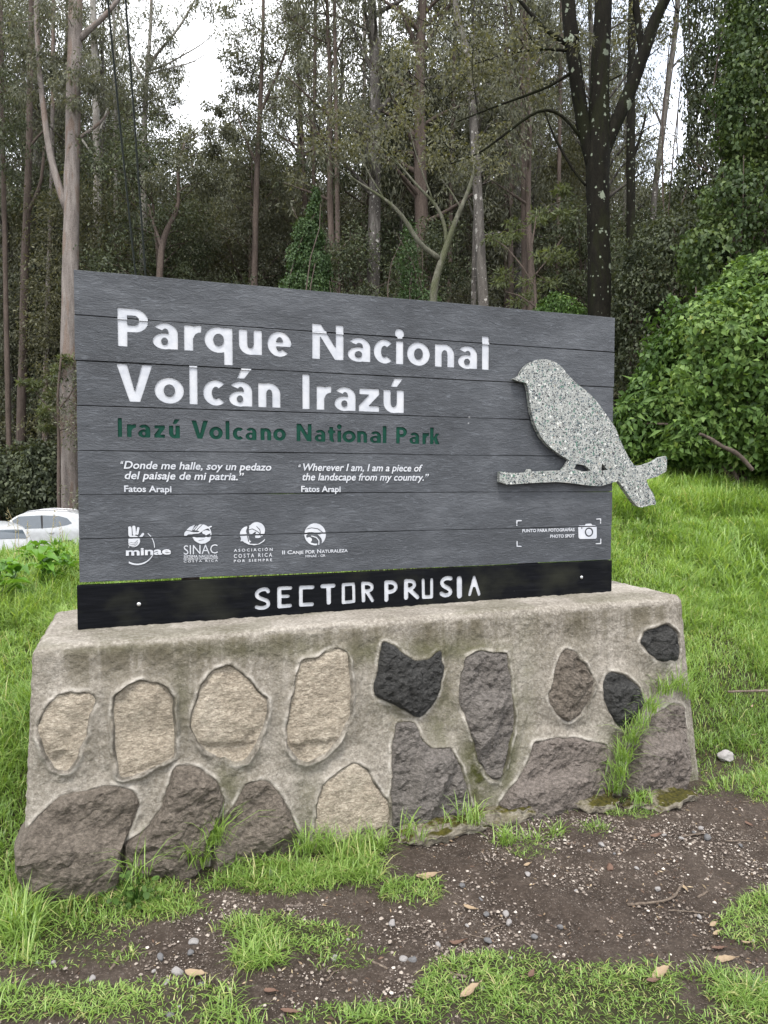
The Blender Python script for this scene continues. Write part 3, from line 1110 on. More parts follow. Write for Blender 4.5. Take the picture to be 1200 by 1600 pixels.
def glyph(ch, w, s=.235, t=.185):
    """outlines of a humanist bold letter, cap height 1, given width"""
    g = []
    acc = {'á': 'a', 'ú': 'u'}
    if ch in acc:
        g += glyph(acc[ch], w, s, t)
        m = w * .5
        g.append(np.array([(m - .10, .77), (m + .10, .77), (m + .30, 1.03), (m + .02, 1.03)]))
        return g
    if ch == 'o':
        g.append(sector(w / 2, XH / 2, w / 2, XH / 2 + .012, s, t))
    elif ch == 'a':
        g.append(sector(w * .47, .205, w * .47, .217, s * .92, t * .66))
        g.append(sector(w / 2, XH - .26, w / 2, .272, s, t * .82, 0, 148))
        g.append(rect(w - s, w, 0, XH - .25))
    elif ch == 'r':
        g.append(rect(0, s, 0, XH))
        g.append(sector(w * .92, XH - .34, w * .92 - .02, .352, s, t * 1.05, 84, 178))
    elif ch == 'q':
        g.append(sector(w / 2, XH / 2, w / 2, XH / 2 + .012, s, t))
        g.append(rect(w - s, w, -.33, XH))
    elif ch == 'u':
        g.append(rect(0, s, .28, XH))
        g.append(sector(w / 2, .29, w / 2, .302, s, t, 180, 360))
        g.append(rect(w - s, w, 0, XH))
    elif ch == 'n':
        g.append(rect(0, s, 0, XH))
        g.append(sector(w / 2, XH - .29, w / 2, .302, s, t, 0, 180))
        g.append(rect(w - s, w, 0, XH - .28))
    elif ch == 'e':
        g.append(sector(w / 2, XH / 2, w / 2, XH / 2 + .012, s, t * .86, -2, 316))
        g.append(rect(s * .5, w - .02, XH / 2 - .065, XH / 2 + .06))
    elif ch == 'c':
        g.append(sector(w * .56, XH / 2, w * .56, XH / 2 + .012, s, t, 46, 314))
    elif ch == 'i':
        m = w / 2
        g.append(rect(m - s / 2, m + s / 2, 0, XH))
        g.append(arc(m, .90, .15, .15, 0, 350))
    elif ch in 'lI':
        g.append(rect(0, w, 0, 1.03 if ch == 'l' else 1))
    elif ch == 'N':
        g.append(rect(0, s, 0, 1))
        g.append(rect(w - s, w, 0, 1))
        g.append(np.array([(0, 1), (s * 1.12, 1), (w, 0), (w - s * 1.12, 0)]))
    elif ch == 'P':
        ry = .31
        rx = min(.34, w * .5)
        g.append(rect(0, s, 0, 1))
        g.append(rect(s * .6, w - rx, 1 - t, 1))
        g.append(rect(s * .6, w - rx, 1 - 2 * ry, 1 - 2 * ry + t))
        g.append(sector(w - rx, 1 - ry, rx, ry, s, t, -90, 90))
    elif ch == 'V':
        d = s * 1.12
        g.append(np.array([(0, 1), (d, 1), (w / 2, .26), (w - d, 1), (w, 1), (w / 2 + d * .5, 0), (w / 2 - d * .5, 0)]))
    elif ch == 'z':
        g.append(rect(0.02, w, XH - t * .95, XH))
        g.append(rect(0, w, 0, t * .95))
        g.append(np.array([(0, t * .9), (w - s * 1.3, XH - t * .9), (w, XH - t * .9), (s * 1.3, t * .9)]))
    elif ch == 'k':
        g.append(rect(0, s, 0, 1.03))
        g.append(np.array([(s * .8, .30), (w - s * 1.1, XH), (w, XH), (s * 1.35, .24)]))
        g.append(np.array([(s * .9, .40), (s * 1.9, .44), (w, 0), (w - s * 1.2, 0)]))
    elif ch == 't':
        m = w * .22
        g.append(rect(m, m + s, .08, .88))
        g.append(rect(0, w, XH - t * .9, XH))
        g.append(sector(m + .26, .21, .26, .222, s, t, 180, 280))
    return g


def BP(px, py, y=0.0):
    p = on_y(px, py, y)
    return np.array([p[0], p[2]])


def line_polys(letters, base_l, base_r, cap_px):
    """letters: (char, left px, right px); baseline ends in px; cap height px at the left end"""
    L_, R_ = BP(*base_l), BP(*base_r)
    cap = BP(base_l[0], base_l[1] - cap_px)[1] - L_[1]
    out = []
    for ch, a, b in letters:
        ya = base_l[1] + (base_r[1] - base_l[1]) * (a - base_l[0]) / (base_r[0] - base_l[0])
        yb = base_l[1] + (base_r[1] - base_l[1]) * (b - base_l[0]) / (base_r[0] - base_l[0])
        pa, pb = BP(a, ya), BP(b, yb)
        w = (pb[0] - pa[0]) / cap
        for p in glyph(ch, w):
            p = np.asarray(p) * cap
            out.append(p + np.array([pa[0], (L_[1] + (R_[1] - L_[1]) * (pa[0] - L_[0]) / (R_[0] - L_[0]))]))
    return out


T1 = line_polys([('P', 184.3, 232.2), ('a', 238.7, 278.2), ('r', 287.8, 315.4), ('q', 319.6, 363.7), ('u', 373.3, 409.7), ('e', 418.1, 455.7),
                 ('N', 487.9, 537), ('a', 543.5, 579), ('c', 584, 614), ('i', 617, 632), ('o', 636, 672), ('n', 679.5, 710), ('a', 715.5, 746), ('l', 753, 764)],
                (185, 540.5), (764, 578), 60.5)
T2 = line_polys([('V', 182.4, 239), ('o', 241.8, 287.8), ('l', 296.2, 308.9), ('c', 317.7, 353), ('á', 358, 394.4), ('n', 403.6, 438.4),
                 ('I', 472.6, 484), ('r', 494.8, 518.6), ('a', 522.8, 556), ('z', 560.8, 592.9), ('ú', 599.4, 631.4)],
                (182.4, 626.5), (631.4, 645.5), 59.5)
T3 = line_polys([('I', 184.3, 191), ('r', 198.5, 213), ('a', 215.8, 235), ('z', 241, 258), ('ú', 264, 281.3), ('V', 299.3, 325.4), ('o', 327, 348.4), ('l', 352.6, 358.8),
                 ('c', 363.7, 381), ('a', 383.6, 401), ('n', 407, 424), ('o', 427, 447), ('N', 463.4, 487), ('a', 491.7, 508.6), ('t', 512, 524), ('i', 526.4, 534),
                 ('o', 535, 556), ('n', 558, 573.8), ('a', 578, 595.5), ('l', 598, 604), ('P', 619, 636), ('a', 639.7, 655), ('r', 660, 670.5), ('k', 672, 687)],
                (184.3, 682.5), (687, 694.5), 29.5)

# the sign board: seven wide boards and one black board on two posts
sign = empty('park_sign', (1.22, 0, .77))
tag(sign, 'dark grey slate-look board sign with white lettering and stone bird', 'sign')
SOFF = -np.array([1.22, 0, .77])
PH, TH = .171, .042
XL, XR = 0.002, 2.4455


def board(nm, x0, x1, z0, z1, fld, loops, yf, mat, letter_mat, tilt0=0.0, tilt1=0.0, parent=sign, th=TH, depth=.0045, seed=0, paint=(), lip=False):
    """board with the letters routed into its face; tilt raises the two ends of its top edge"""
    c = .0009
    rg = np.random.default_rng(seed)
    n = 46
    t = np.linspace(0, 1, n)
    wob = lambda s_: .0011 * fbm(np.c_[t * 3, t * 0 + s_, t * 0], 2.0, 4, seed + s_)
    xb = x0 + (x1 - x0) * t
    lowr = np.stack([xb, z0 + wob(1)], -1)
    upr = np.stack([xb, z1 + wob(2) + tilt0 * (1 - t) + tilt1 * t], -1)
    outer = np.vstack([lowr, upr[::-1]])
    ins = outer.copy()
    ins[:, 0] = np.clip(outer[:, 0], x0 + c, x1 - c)
    ins[:n, 1] += c
    ins[n:, 1] -= c
    v, f = cdt([ins] + loops)
    cen = v[f].mean(1)
    ok = inside(cen[:, 0], cen[:, 1], ins)
    f = f[ok]
    let = (fld.at(v[f].mean(1)) > .5) if (fld is not None and loops) else np.zeros(len(f), bool)
    m = len(ins)
    V = [xz(v, yf), xz(outer, yf + c), xz(outer, yf + th)]
    k = np.arange(m)
    k2 = (k + 1) % m
    # ring of the inset outline inside v: match by coordinates
    iv = np.array([np.argmin(((v - p) ** 2).sum(1)) for p in ins])
    o1, o2 = len(v), len(v) + m
    Q = [np.stack([o1 + k, o1 + k2, iv[k2], iv[k]], -1), np.stack([o2 + k, o2 + k2, o1 + k2, o1 + k], -1)]
    bq = np.stack([o2 + np.arange(n - 1) + 1, o2 + np.arange(n - 1), o2 + m - 1 - np.arange(n - 1), o2 + m - 2 - np.arange(n - 1)], -1)
    Q.append(bq)
    tot = o2 + m
    for lp in loops:
        V += [xz(lp, yf), xz(lp, yf + depth)]
        kk = np.arange(len(lp))
        k3 = (kk + 1) % len(lp)
        Q.append(np.stack([tot + kk, tot + k3, tot + len(lp) + k3, tot + len(lp) + kk], -1))
        tot += 2 * len(lp)
    if lip:                                   # rebate that closes the joint from behind
        n_ = tot
        V.append(np.array([(x, y, z) for x in (x0 + .004, x1 - .004) for y in (yf + .014, yf + th - .004) for z in (z0 - .0031, z0 + .006)]))
        Q.append(np.array([(0, 1, 3, 2), (4, 6, 7, 5), (0, 4, 5, 1), (2, 3, 7, 6), (0, 2, 6, 4), (1, 5, 7, 3)]) + n_)
    ob = make(nm, np.vstack(V) + SOFF, [f[~let], np.concatenate(Q)], mat, parent, False)
    if loops:
        fl = f[let]
        if len(fl):
            LV, LF = [xz(v, yf + depth - .0002)], [fl]
            m_ = len(v)
            for xa, xb, za, zb in paint:      # paint bridging the lips of a joint
                LV.append(xz(np.array([(xa, za), (xb, za), (xb, zb), (xa, zb)]), yf - .0005))
                LF.append(np.array([(m_, m_ + 1, m_ + 2), (m_, m_ + 2, m_ + 3)]))
                m_ += 4
            make('lettering', np.vstack(LV) + SOFF, np.vstack(LF), letter_mat, ob, False)
    return ob


boards = []
rgb = np.random.default_rng(4)
for r in range(7):
    z1 = Z0 + (7 - r) * PH - .0016
    z0 = Z0 + (6 - r) * PH + .0016
    dx0, dx1 = rgb.uniform(-.003, .003), rgb.uniform(-.003, .003)
    yf = float(rgb.uniform(-.0012, .0012))
    polys_ = {0: T1, 1: T1 + T2, 2: T2, 3: T2 + T3}.get(r, [])
    lps, fld = [], None
    lm = M['white']
    if polys_:
        sub = [p for p in polys_ if p[:, 1].max() > z0 and p[:, 1].min() < z1]
        if r == 3:
            sub = [p for p in T3]
            lm = M['green']
        if r == 4:
            sub = []
        if sub:
            h = .0010 if r != 3 else .0009
            fld = Field(XL + .02, XR - .02, z0 + .0013, z1 - .0013, h)
            for p in sub:
                fld.poly(p)
            fld.blur(1)
            lps = fld.loops()
    bridge = []
    if polys_ and r < 3:
        xg = np.arange(.1, 2.0, .0015)
        for zz, za, zb in ((z0, z0 + .0003, z0 + .0034), (z1, z1 - .0034, z1 + .0027)):
            occ = np.zeros(len(xg), bool)
            for p in polys_:
                occ |= inside(xg, np.full(len(xg), zz), p)
            ed = np.flatnonzero(np.diff(occ.astype(int)))
            for a_, b_ in zip(ed[::2], ed[1::2]):
                bridge.append((xg[a_ + 1], xg[b_], za, zb))
    boards.append(board('board', XL + dx0 - (.004 if r == 0 else 0), XR + dx1, z0, z1, fld, lps, yf, M['slate'], lm, seed=50 + r, paint=bridge, lip=r < 6, tilt0=-.0008 * (r == 6)))

# SECTOR PRUSIA, routed by hand into the black board
YS = -.022


def SPt(pts, ox, oy, sc):
    return np.array([BP(ox + x / sc, oy + y / sc, YS) for x, y in pts])


A1, A2 = (390, 890, 6.0), (590, 890, 6.667)
SECT = [(A1, 17, [(176, 205), (165, 186), (140, 182), (105, 190), (75, 208), (64, 238), (85, 266), (140, 282), (176, 300), (178, 335), (148, 356), (100, 362), (67, 352)]),
        (A1, 19, [(279, 180), (280, 345)]), (A1, 16, [(280, 176), (385, 172)]), (A1, 15, [(290, 252), (362, 250)]), (A1, 17, [(280, 346), (382, 338)]),
        (A1, 17, [(592, 165), (482, 168), (482, 330), (588, 325)]), (A1, 18, [(683, 156), (790, 151)]), (A1, 20, [(742, 160), (744, 308)]),
        (A1, 14, [(880, 142), (976, 136)]), (A1, 14, [(976, 136), (980, 298)]), (A1, 14, [(980, 298), (880, 308)]), (A1, 15, [(880, 308), (880, 142)]), (A1, 17, [(1064, 130), (1070, 290)]), (A1, 15, [(1064, 130), (1120, 128), (1150, 148), (1150, 182), (1125, 200), (1085, 202)]),
        (A1, 15, [(1100, 205), (1154, 290)]),
        (A2, 21, [(92, 134), (94, 314)]), (A2, 19, [(92, 134), (155, 130), (192, 155), (192, 200), (160, 228), (108, 236)]),
        (A2, 22, [(298, 122), (299, 290)]), (A2, 18, [(298, 120), (365, 118), (388, 145), (383, 180), (345, 204), (310, 210)]), (A2, 20, [(335, 210), (418, 288)]),
        (A2, 16, [(477, 110), (480, 288)]), (A2, 17, [(480, 286), (565, 283)]), (A2, 16, [(566, 106), (566, 284)]),
        (A2, 19, [(766, 92), (725, 85), (683, 105), (668, 138), (690, 172), (748, 198), (768, 232), (748, 260), (705, 272), (666, 250)]),
        (A2, 27, [(854, 98), (856, 270)]), (A2, 16, [(962, 258), (1009, 82), (1060, 255)]), (A2, 12, [(990, 168), (1035, 166)])]
def smooth2(P):
    if len(P) < 6:
        return P
    for _ in range(2):
        Q = np.empty((2 * len(P) - 2, 2))
        Q[0::2] = P[:-1] * .75 + P[1:] * .25
        Q[1::2] = P[:-1] * .25 + P[1:] * .75
        P = np.vstack([P[:1], Q, P[-1:]])
    return P


fs = Field(.6, 1.95, Z0 - .17, Z0 - .006, .0011)
pxm = on_y(600, 920, YS)
for (ox, oy, sc), r, pts in SECT:
    P = SPt(pts, ox, oy, sc)
    m_px = np.linalg.norm(on_y(ox + pts[0][0] / sc + 1, oy + pts[0][1] / sc, YS) - on_y(ox + pts[0][0] / sc, oy + pts[0][1] / sc, YS)) * .97
    fs.stroke(smooth2(P), r * 1.13 / sc * m_px)
fs.blur(1)
zl0 = Z0 - .178
low = board('black_board', -.0085, 2.4365, Z0 - .1755, Z0 - .0085, fs, fs.loops(), YS, M['black'], M['white'], tilt0=0.0, tilt1=.0078, seed=91, depth=.006, th=.040)
for px, py in ((217, 944), (908.5, 902)):
    p = on_y(px, py, YS)
    g = Geo()
    pr = [(.0, -.0052), (.005, -.0048), (.0078, -.003), (.0085, 0)]
    pts = [(p[0], YS + yy, p[2]) for rr, yy in pr]
    g.tube(pts, [max(rr, .0008) for rr, yy in pr], 14)
    g.build('bolt', M['steel'], low, loc=None).data.transform(Matrix.Translation(Vector(SOFF)))
for xx in (.42, 2.02):
    g = Geo()
    g.box(xx - .035, xx + .035, TH + .0005, TH + .07, .5, Z0 + 7 * PH - .03)
    g.build('post', M['bark_brown'], sign, False).data.transform(Matrix.Translation(Vector(SOFF)))

# small painted writing: the built-in font laid on the board
dg_objs = []


def text_mesh(s, bold=0.0):
    cu = bpy.data.curves.new('t', 'FONT')
    cu.body = s
    cu.size = 1
    cu.offset = bold
    cu.resolution_u = 3
    ob = bpy.data.objects.new('t', cu)
    COL.objects.link(ob)
    bpy.context.view_layer.update()
    me = bpy.data.meshes.new_from_object(ob.evaluated_get(bpy.context.evaluated_depsgraph_get()))
    n = len(me.vertices)
    V = np.zeros(n * 3, np.float32)
    me.vertices.foreach_get('co', V)
    V = V.reshape(-1, 3)[:, :2].astype(float)
    F = [tuple(p.vertices) for p in me.polygons]
    bpy.data.objects.remove(ob, do_unlink=True)
    bpy.data.curves.remove(cu)
    bpy.data.meshes.remove(me)
    return V, F


def small_text(s, lb, rb, cap_px, row, bold=.012, slant=0.0, spacing=None, capref=None, name='lettering'):
    """s between the two baseline points (px); one flat painted piece on board `row`"""
    V, F = text_mesh(s, bold)
    Vc, _ = text_mesh('H', bold)
    cap = Vc[:, 1].max()
    a, b = BP(*lb), BP(*rb)
    H_ = BP(lb[0], lb[1] - cap_px)[1] - a[1]
    V[:, 1] *= H_ / cap
    x0, x1 = V[:, 0].min(), V[:, 0].max()
    wid = (b[0] - a[0]) - slant * H_
    V[:, 0] = (V[:, 0] - x0) / (x1 - x0) * wid + V[:, 1] * slant
    V[:, 1] += (b[1] - a[1]) * V[:, 0] / max(b[0] - a[0], 1e-6)
    V += a
    return V, F, row


def put_texts(row, items, name='lettering', mat=None):
    for it in items:
        put_text(row, [it], name, mat)


def put_text(row, items, name='lettering', mat=None):
    Vs_, T_, n_ = [], [], 0
    for V, F, _ in items:
        Vs_.append(xz(V, -.0022))
        for f in F:
            if len(f) == 3:
                T_.append(tuple(q + n_ for q in f))
            else:
                for k_ in range(1, len(f) - 1):
                    T_.append((f[0] + n_, f[k_] + n_, f[k_ + 1] + n_))
        n_ += len(V)
    T_ = np.array(T_)
    VV = np.vstack(Vs_)
    c_ = VV[T_][:, :, [0, 2]]
    ar = (c_[:, 1, 0] - c_[:, 0, 0]) * (c_[:, 2, 1] - c_[:, 0, 1]) - (c_[:, 2, 0] - c_[:, 0, 0]) * (c_[:, 1, 1] - c_[:, 0, 1])
    T_[ar < 0] = T_[ar < 0][:, ::-1]
    return make(name, VV + SOFF, T_, mat or M['white'], boards[row], False)


IT = .22
put_texts(4, [small_text('“', (186.5, 732), (193, 732.3), 12, 4, .02, IT), small_text('Donde me halle, soy un pedazo', (193.5, 732), (425.5, 735.2), 11.8, 4, .017, IT),
              small_text('del paisaje de mi patria.”', (194, 748.2), (381.5, 750.3), 12.0, 4, .017, IT), small_text('Fatos Arapi', (194, 768.3), (268, 769), 9.8, 4, .02)])
put_texts(4, [small_text('“', (464.5, 737), (470, 737.1), 11.5, 4, .02, IT), small_text('Wherever I am, I am a piece of', (471, 735.3), (660, 736.6), 11.2, 4, .017, IT),
              small_text('the landscape from my country.”', (471, 750.3), (670, 751), 11.2, 4, .017, IT), small_text('Fatos Arapi', (470.5, 768.3), (532, 768.6), 9.2, 4, .02)])
R3 = lambda x, y: (180 + x / 6.667, 810 + y / 6.667)
R4 = lambda x, y: (355 + x / 6.0, 810 + y / 6.0)
put_texts(6, [small_text('minae', R3(112, 386), R3(580, 371), 11.6, 6, .03), small_text('SINAC', R3(714, 377), R3(1066, 363), 14.2, 6, -.004),
              small_text('SISTEMA NACIONAL', R3(714, 410), R3(1068, 400), 3.7, 6, .012), small_text('DE ÁREAS DE CONSERVACIÓN', R3(714, 433), R3(1068, 422), 3.0, 6, .012),
              small_text('C O S T A   R I C A', R3(714, 459), R3(1068, 448), 3.2, 6, .012),
              small_text('A S O C I A C I Ó N', R4(62, 312), R4(425, 302), 4.3, 6, .02), small_text('C O S T A   R I C A', R4(62, 370), R4(420, 357), 5.8, 6, .012), small_text('P O R   S I E M P R E', R4(62, 411), R4(420, 399), 4.0, 6, .02),
              small_text('II C', R4(515, 336), R4(606, 333), 5.8, 6, .02), small_text('ANJE', R4(608, 333), R4(714, 330), 4.6, 6, .02), small_text('POR', R4(733, 329), R4(822, 326), 5.0, 6, .02), small_text('N', R4(842, 325), R4(880, 324), 5.8, 6, .02),
              small_text('ATURALEZA', R4(884, 324), R4(1128, 314), 4.8, 6, .02), small_text('MINAE - GR', R4(733, 366), R4(920, 358), 3.6, 6, .012)])
R5 = lambda x, y: (800 + x / 7.5, 800 + y / 7.5)
put_texts(6, [small_text('PUNTO PARA FOTOGRAFÍAS', R5(117, 238), R5(730, 223), 4.9, 6, .03), small_text('PHOTO SPOT', R5(445, 302), R5(728, 295), 4.9, 6, .03)])

# emblems: hand in a ring, bird and tree disc, petal disc, leaf disc, camera with frame corners
fe = Field(.18, .60 + .62, Z0 + .04, Z0 + .30, .0008)


def EP(R, pts):
    return np.array([BP(*R(x, y)) for x, y in pts])


def ell(R, cx, cy, rx, ry, a0=0, a1=360, rot=0.0, n=40):
    t = np.radians(np.linspace(a0, a1, n))
    c, s_ = math.cos(math.radians(rot)), math.sin(math.radians(rot))
    return EP(R, [(cx + rx * math.cos(q) * c - ry * math.sin(q) * s_, cy + rx * math.cos(q) * s_ + ry * math.sin(q) * c) for q in t])


def crescent(R, cx, cy, ro, ri, dx, dy, a0, a1):
    t = np.radians(np.linspace(a0, a1, 40))
    o_ = [(cx + ro * math.cos(q), cy + ro * math.sin(q)) for q in t]
    i_ = [(cx + dx + ri * math.cos(q), cy + dy + ri * math.sin(q)) for q in t[::-1]]
    return EP(R, o_ + i_)


pm = np.linalg.norm(on_y(301, 850, 0) - on_y(300, 850, 0))
k3, k4 = pm / 6.667, pm / 6.0
# ring and hand
fe.poly(crescent(R3, 226, 300, 187, 179, 4.5, -7, 187, 25))
fe.poly(crescent(R3, 226, 300, 187, 179, 0, 0, -52, 2))
for pts, r in (([(152, 100), (156, 172)], 17), ([(194, 92), (199, 160)], 16), ([(240, 102), (230, 160)], 12), ([(290, 162), (262, 198)], 12), ([(70, 212), (112, 236)], 13)):
    fe.stroke(EP(R3, pts), r * k3)
fe.poly(ell(R3, 192, 238, 68, 60, rot=-20))
fe.stroke(EP(R3, [(150, 285), (126, 316)]), 5 * k3)
for dy in (0, 20, 38):
    fe.stroke(EP(R3, [(140, 262 + dy * .8), (165, 252 + dy), (200, 258 + dy * .8), (235, 228 + dy * .9)]), 2.6 * k3, -1)
# disc with a bird in flight and a tree
fe.poly(ell(R3, 900, 162, 100, 100))
fe.poly(EP(R3, [(800, 120), (860, 128), (900, 140), (960, 92), (1005, 80), (1000, 100), (1010, 200), (840, 200), (790, 175)]), -1)
fe.poly(EP(R3, [(715, 190), (722, 150), (740, 128), (780, 135), (830, 150), (800, 165), (760, 165), (735, 190)]))
fe.poly(EP(R3, [(742, 122), (775, 90), (830, 66), (800, 128)]))
fe.stroke(EP(R3, [(872, 62), (830, 110), (815, 130)]), 4 * k3, -1)
fe.stroke(EP(R3, [(905, 66), (860, 110), (845, 132)]), 4 * k3, -1)
fe.stroke(EP(R3, [(790, 155), (870, 150), (925, 112), (1000, 84)]), 7 * k3)
fe.poly(ell(R3, 948, 146, 42, 22))
fe.stroke(EP(R3, [(948, 150), (946, 205)]), 9 * k3)
fe.stroke(ell(R3, 900, 162, 97, 97, -45, 95), 5 * k3)
fe.poly(EP(R3, [(805, 195), (870, 206), (905, 215), (950, 198), (998, 195), (985, 230), (940, 260), (880, 262), (830, 235)]))
fe.stroke(EP(R3, [(870, 230), (920, 222)]), 3.5 * k3, -1)
# petals
fe.poly(ell(R4, 278, 110, 76, 75))
fe.poly(crescent(R4, 195, 150, 76, 60, 42, -30, 60, 285))
fe.poly(EP(R4, [(122, 215), (135, 180), (150, 150), (185, 200), (215, 240), (265, 250), (200, 245), (160, 225), (145, 212)]))
fe.poly(EP(R4, [(215, 238), (290, 240), (330, 215), (358, 188), (345, 215), (300, 242), (250, 252)]))
fe.poly(EP(R4, [(200, 172), (240, 140), (270, 120), (262, 170), (270, 235), (235, 230), (205, 200)]), -1)
fe.stroke(EP(R4, [(192, 72), (190, 160), (200, 215)]), 5 * k4, -1)
fe.stroke(EP(R4, [(200, 108), (235, 98), (265, 112), (300, 135), (318, 170)]), 4 * k4, -1)
fe.stroke(EP(R4, [(275, 75), (305, 105), (312, 140)]), 3.5 * k4, -1)
# leaf disc
fe.poly(ell(R4, 824, 152, 100, 106))
fe.poly(ell(R4, 806, 208, 84, 68, rot=20), -1)
fe.poly(crescent(R4, 824, 152, 100, 91, 4, -6, 80, 190))
fe.poly(EP(R4, [(745, 130), (790, 148), (850, 150), (885, 152), (850, 140), (800, 128)]), -1)
fe.stroke(EP(R4, [(745, 100), (790, 88), (850, 98), (905, 140)]), 4 * k4, -1)
fe.poly(ell(R4, 768, 200, 26, 24))
fe.stroke(EP(R4, [(790, 165), (835, 178), (860, 210), (858, 245)]), 5 * k4)
fe.blur(1)
for row, zz0, zz1 in ((5, Z0 + PH, Z0 + 2 * PH), (6, Z0, Z0 + PH)):
    f2 = Field(fe.x0, fe.x0 + (fe.nx - 1) * fe.h, fe.z0, fe.z0 + (fe.nz - 1) * fe.h, fe.h)
    zc = fe.z0 + np.arange(f2.nz) * fe.h
    f2.F = fe.F[:f2.nz, :f2.nx] * ((zc > zz0 + .003) & (zc < zz1 - .003))[:, None]
    full = f2.F.copy()
    cut = [fe.x0] + [BP(*R3(650, 200))[0], BP(*R4(30, 150))[0], BP(*R4(540, 150))[0]] + [fe.x0 + fe.nx * fe.h]
    xc_ = fe.x0 + np.arange(f2.nx) * fe.h
    for ca_, cb_ in zip(cut[:-1], cut[1:]):
        f2.F = full * ((xc_ >= ca_) & (xc_ < cb_))
        lp = f2.loops()
        if lp:
            slab(lp, f2, -.0021, .001, 'emblem', M['white'], boards[row], SOFF)
fc = Field(1.9, 2.44, Z0 + .07, Z0 + .24, .0008)
k5 = np.linalg.norm(on_y(871, 830, 0) - on_y(870, 830, 0)) / 7.5
fc.poly(EP(R5, [(775, 178), (785, 160), (852, 158), (868, 138), (925, 136), (940, 156), (975, 155), (990, 172), (990, 300), (975, 313), (795, 317), (778, 300)]))
fc.poly(ell(R5, 900, 236, 50, 56), -1)
fc.poly(ell(R5, 900, 236, 33, 38))
fc.stroke(EP(R5, [(815, 188), (816, 189)]), 8 * k5, -1)
for pts in ([(55, 135), (55, 103), (107, 101)], [(55, 152), (55, 158)], [(992, 83), (1037, 80), (1037, 108)], [(1037, 122), (1037, 132)], [(58, 345), (58, 402), (105, 403)], [(1038, 318), (1038, 370), (985, 372)]):
    fc.stroke(EP(R5, pts), 5 * k5)
fc.blur(1)
for row, zz0, zz1 in ((5, Z0 + PH, Z0 + 2 * PH), (6, Z0, Z0 + PH)):
    f2 = Field(fc.x0, fc.x0 + (fc.nx - 1) * fc.h, fc.z0, fc.z0 + (fc.nz - 1) * fc.h, fc.h)
    zc = fc.z0 + np.arange(f2.nz) * fc.h
    f2.F = fc.F[:f2.nz, :f2.nx] * ((zc > zz0 + .003) & (zc < zz1 - .003))[:, None]
    lp = f2.loops()
    if lp:
        slab(lp, f2, -.0021, .001, 'photo_icon', M['white'], boards[row], SOFF)

# the bird on its branch: one piece of terrazzo, 2.5 cm thick, fixed proud of the boards
YB = -.034
RB = lambda x, y: (540 + x / 2.3077, 440 + y / 2.3077)
BIRD = [(602, 350), (616, 346), (630, 338), (636, 322), (648, 306), (668, 290), (690, 282), (715, 279), (740, 283), (765, 295), (784, 312), (800, 334), (830, 365), (870, 395), (905, 430), (930, 465),
        (955, 500), (975, 530), (990, 570), (1008, 610), (1024, 640), (1042, 664), (1075, 662), (1110, 650), (1135, 634), (1155, 629), (1167, 636), (1165, 655), (1157, 684), (1122, 704),
        (1084, 714), (1092, 738), (1110, 765), (1120, 795), (1117, 806), (1105, 804), (1092, 808), (1066, 815), (1050, 808), (1036, 792), (1020, 770), (1000, 740), (985, 720), (960, 725), (920, 738), (870, 735),
        (820, 727), (760, 722), (700, 725), (640, 728), (580, 732), (555, 722), (543, 702), (549, 686), (570, 685), (600, 690), (656, 688), (660, 676), (668, 677), (672, 686), (720, 682), (783, 681), (796, 664), (808, 644),
        (770, 622), (735, 595), (705, 560), (685, 520), (672, 480), (664, 430), (660, 390), (652, 365), (638, 362), (620, 358)]


def EB(pts):
    return np.array([BP(*RB(x, y), YB) for x, y in pts])


fb = Field(1.8, 2.75, Z0 + .25, Z0 + 1.05, .0022)
fb.poly(EB(BIRD))
fb.poly(EB([(834, 657), (862, 662), (886, 682), (862, 686), (822, 676)]), -1)
fb.poly(EB([(923, 653), (946, 679), (922, 684)]), -1)
fb.blur(1)
slab(fb.loops(), fb, YB, YB + .026, 'bird_cutout', M['terrazzo'], sign, SOFF)
for px, py in ((860, 660), (905, 742)):
    p = on_y(px, py, YB)
    g = Geo()
    g.tube([(p[0], YB + .0262, p[2]), (p[0], .012, p[2])], .012, 10)
    g.build('standoff', M['steel'], sign).data.transform(Matrix.Translation(Vector(SOFF)))

# ------------------------------------------------------------------ foliage tools
def leaf_geo(P, D, L, Wd, rg, near=False, fold=.25, curl=.2):
    """leaves at P pointing along D; returns vertices, faces, vertices per leaf"""
    n = len(P)
    D = D / (np.linalg.norm(D, axis=1, keepdims=True) + 1e-9)
    R = rg.normal(size=(n, 3))
    S = np.cross(D, R)
    S /= np.linalg.norm(S, axis=1, keepdims=True) + 1e-9
    N = np.cross(S, D)
    L = np.broadcast_to(L, (n,))[:, None]
    Wd = np.broadcast_to(Wd, (n,))[:, None]
    b, t = P, P + D * L - N * curl * L
    m = P + D * L * .45
    if near:
        V = np.stack([b, m - S * Wd * .5 + N * fold * Wd, m + N * .0, m + S * Wd * .5 + N * fold * Wd, t], 1)
        F = np.array([(0, 2, 1), (0, 3, 2), (1, 2, 4), (2, 3, 4)])
        k = 5
    else:
        V = np.stack([b, m - S * Wd * .5, t, m + S * Wd * .5], 1)
        F = np.array([(0, 1, 2, 3)])
        k = 4
    idx = (np.arange(n)[:, None, None] * k + F[None]).reshape(-1, F.shape[1])
    return V.reshape(-1, 3), idx, k


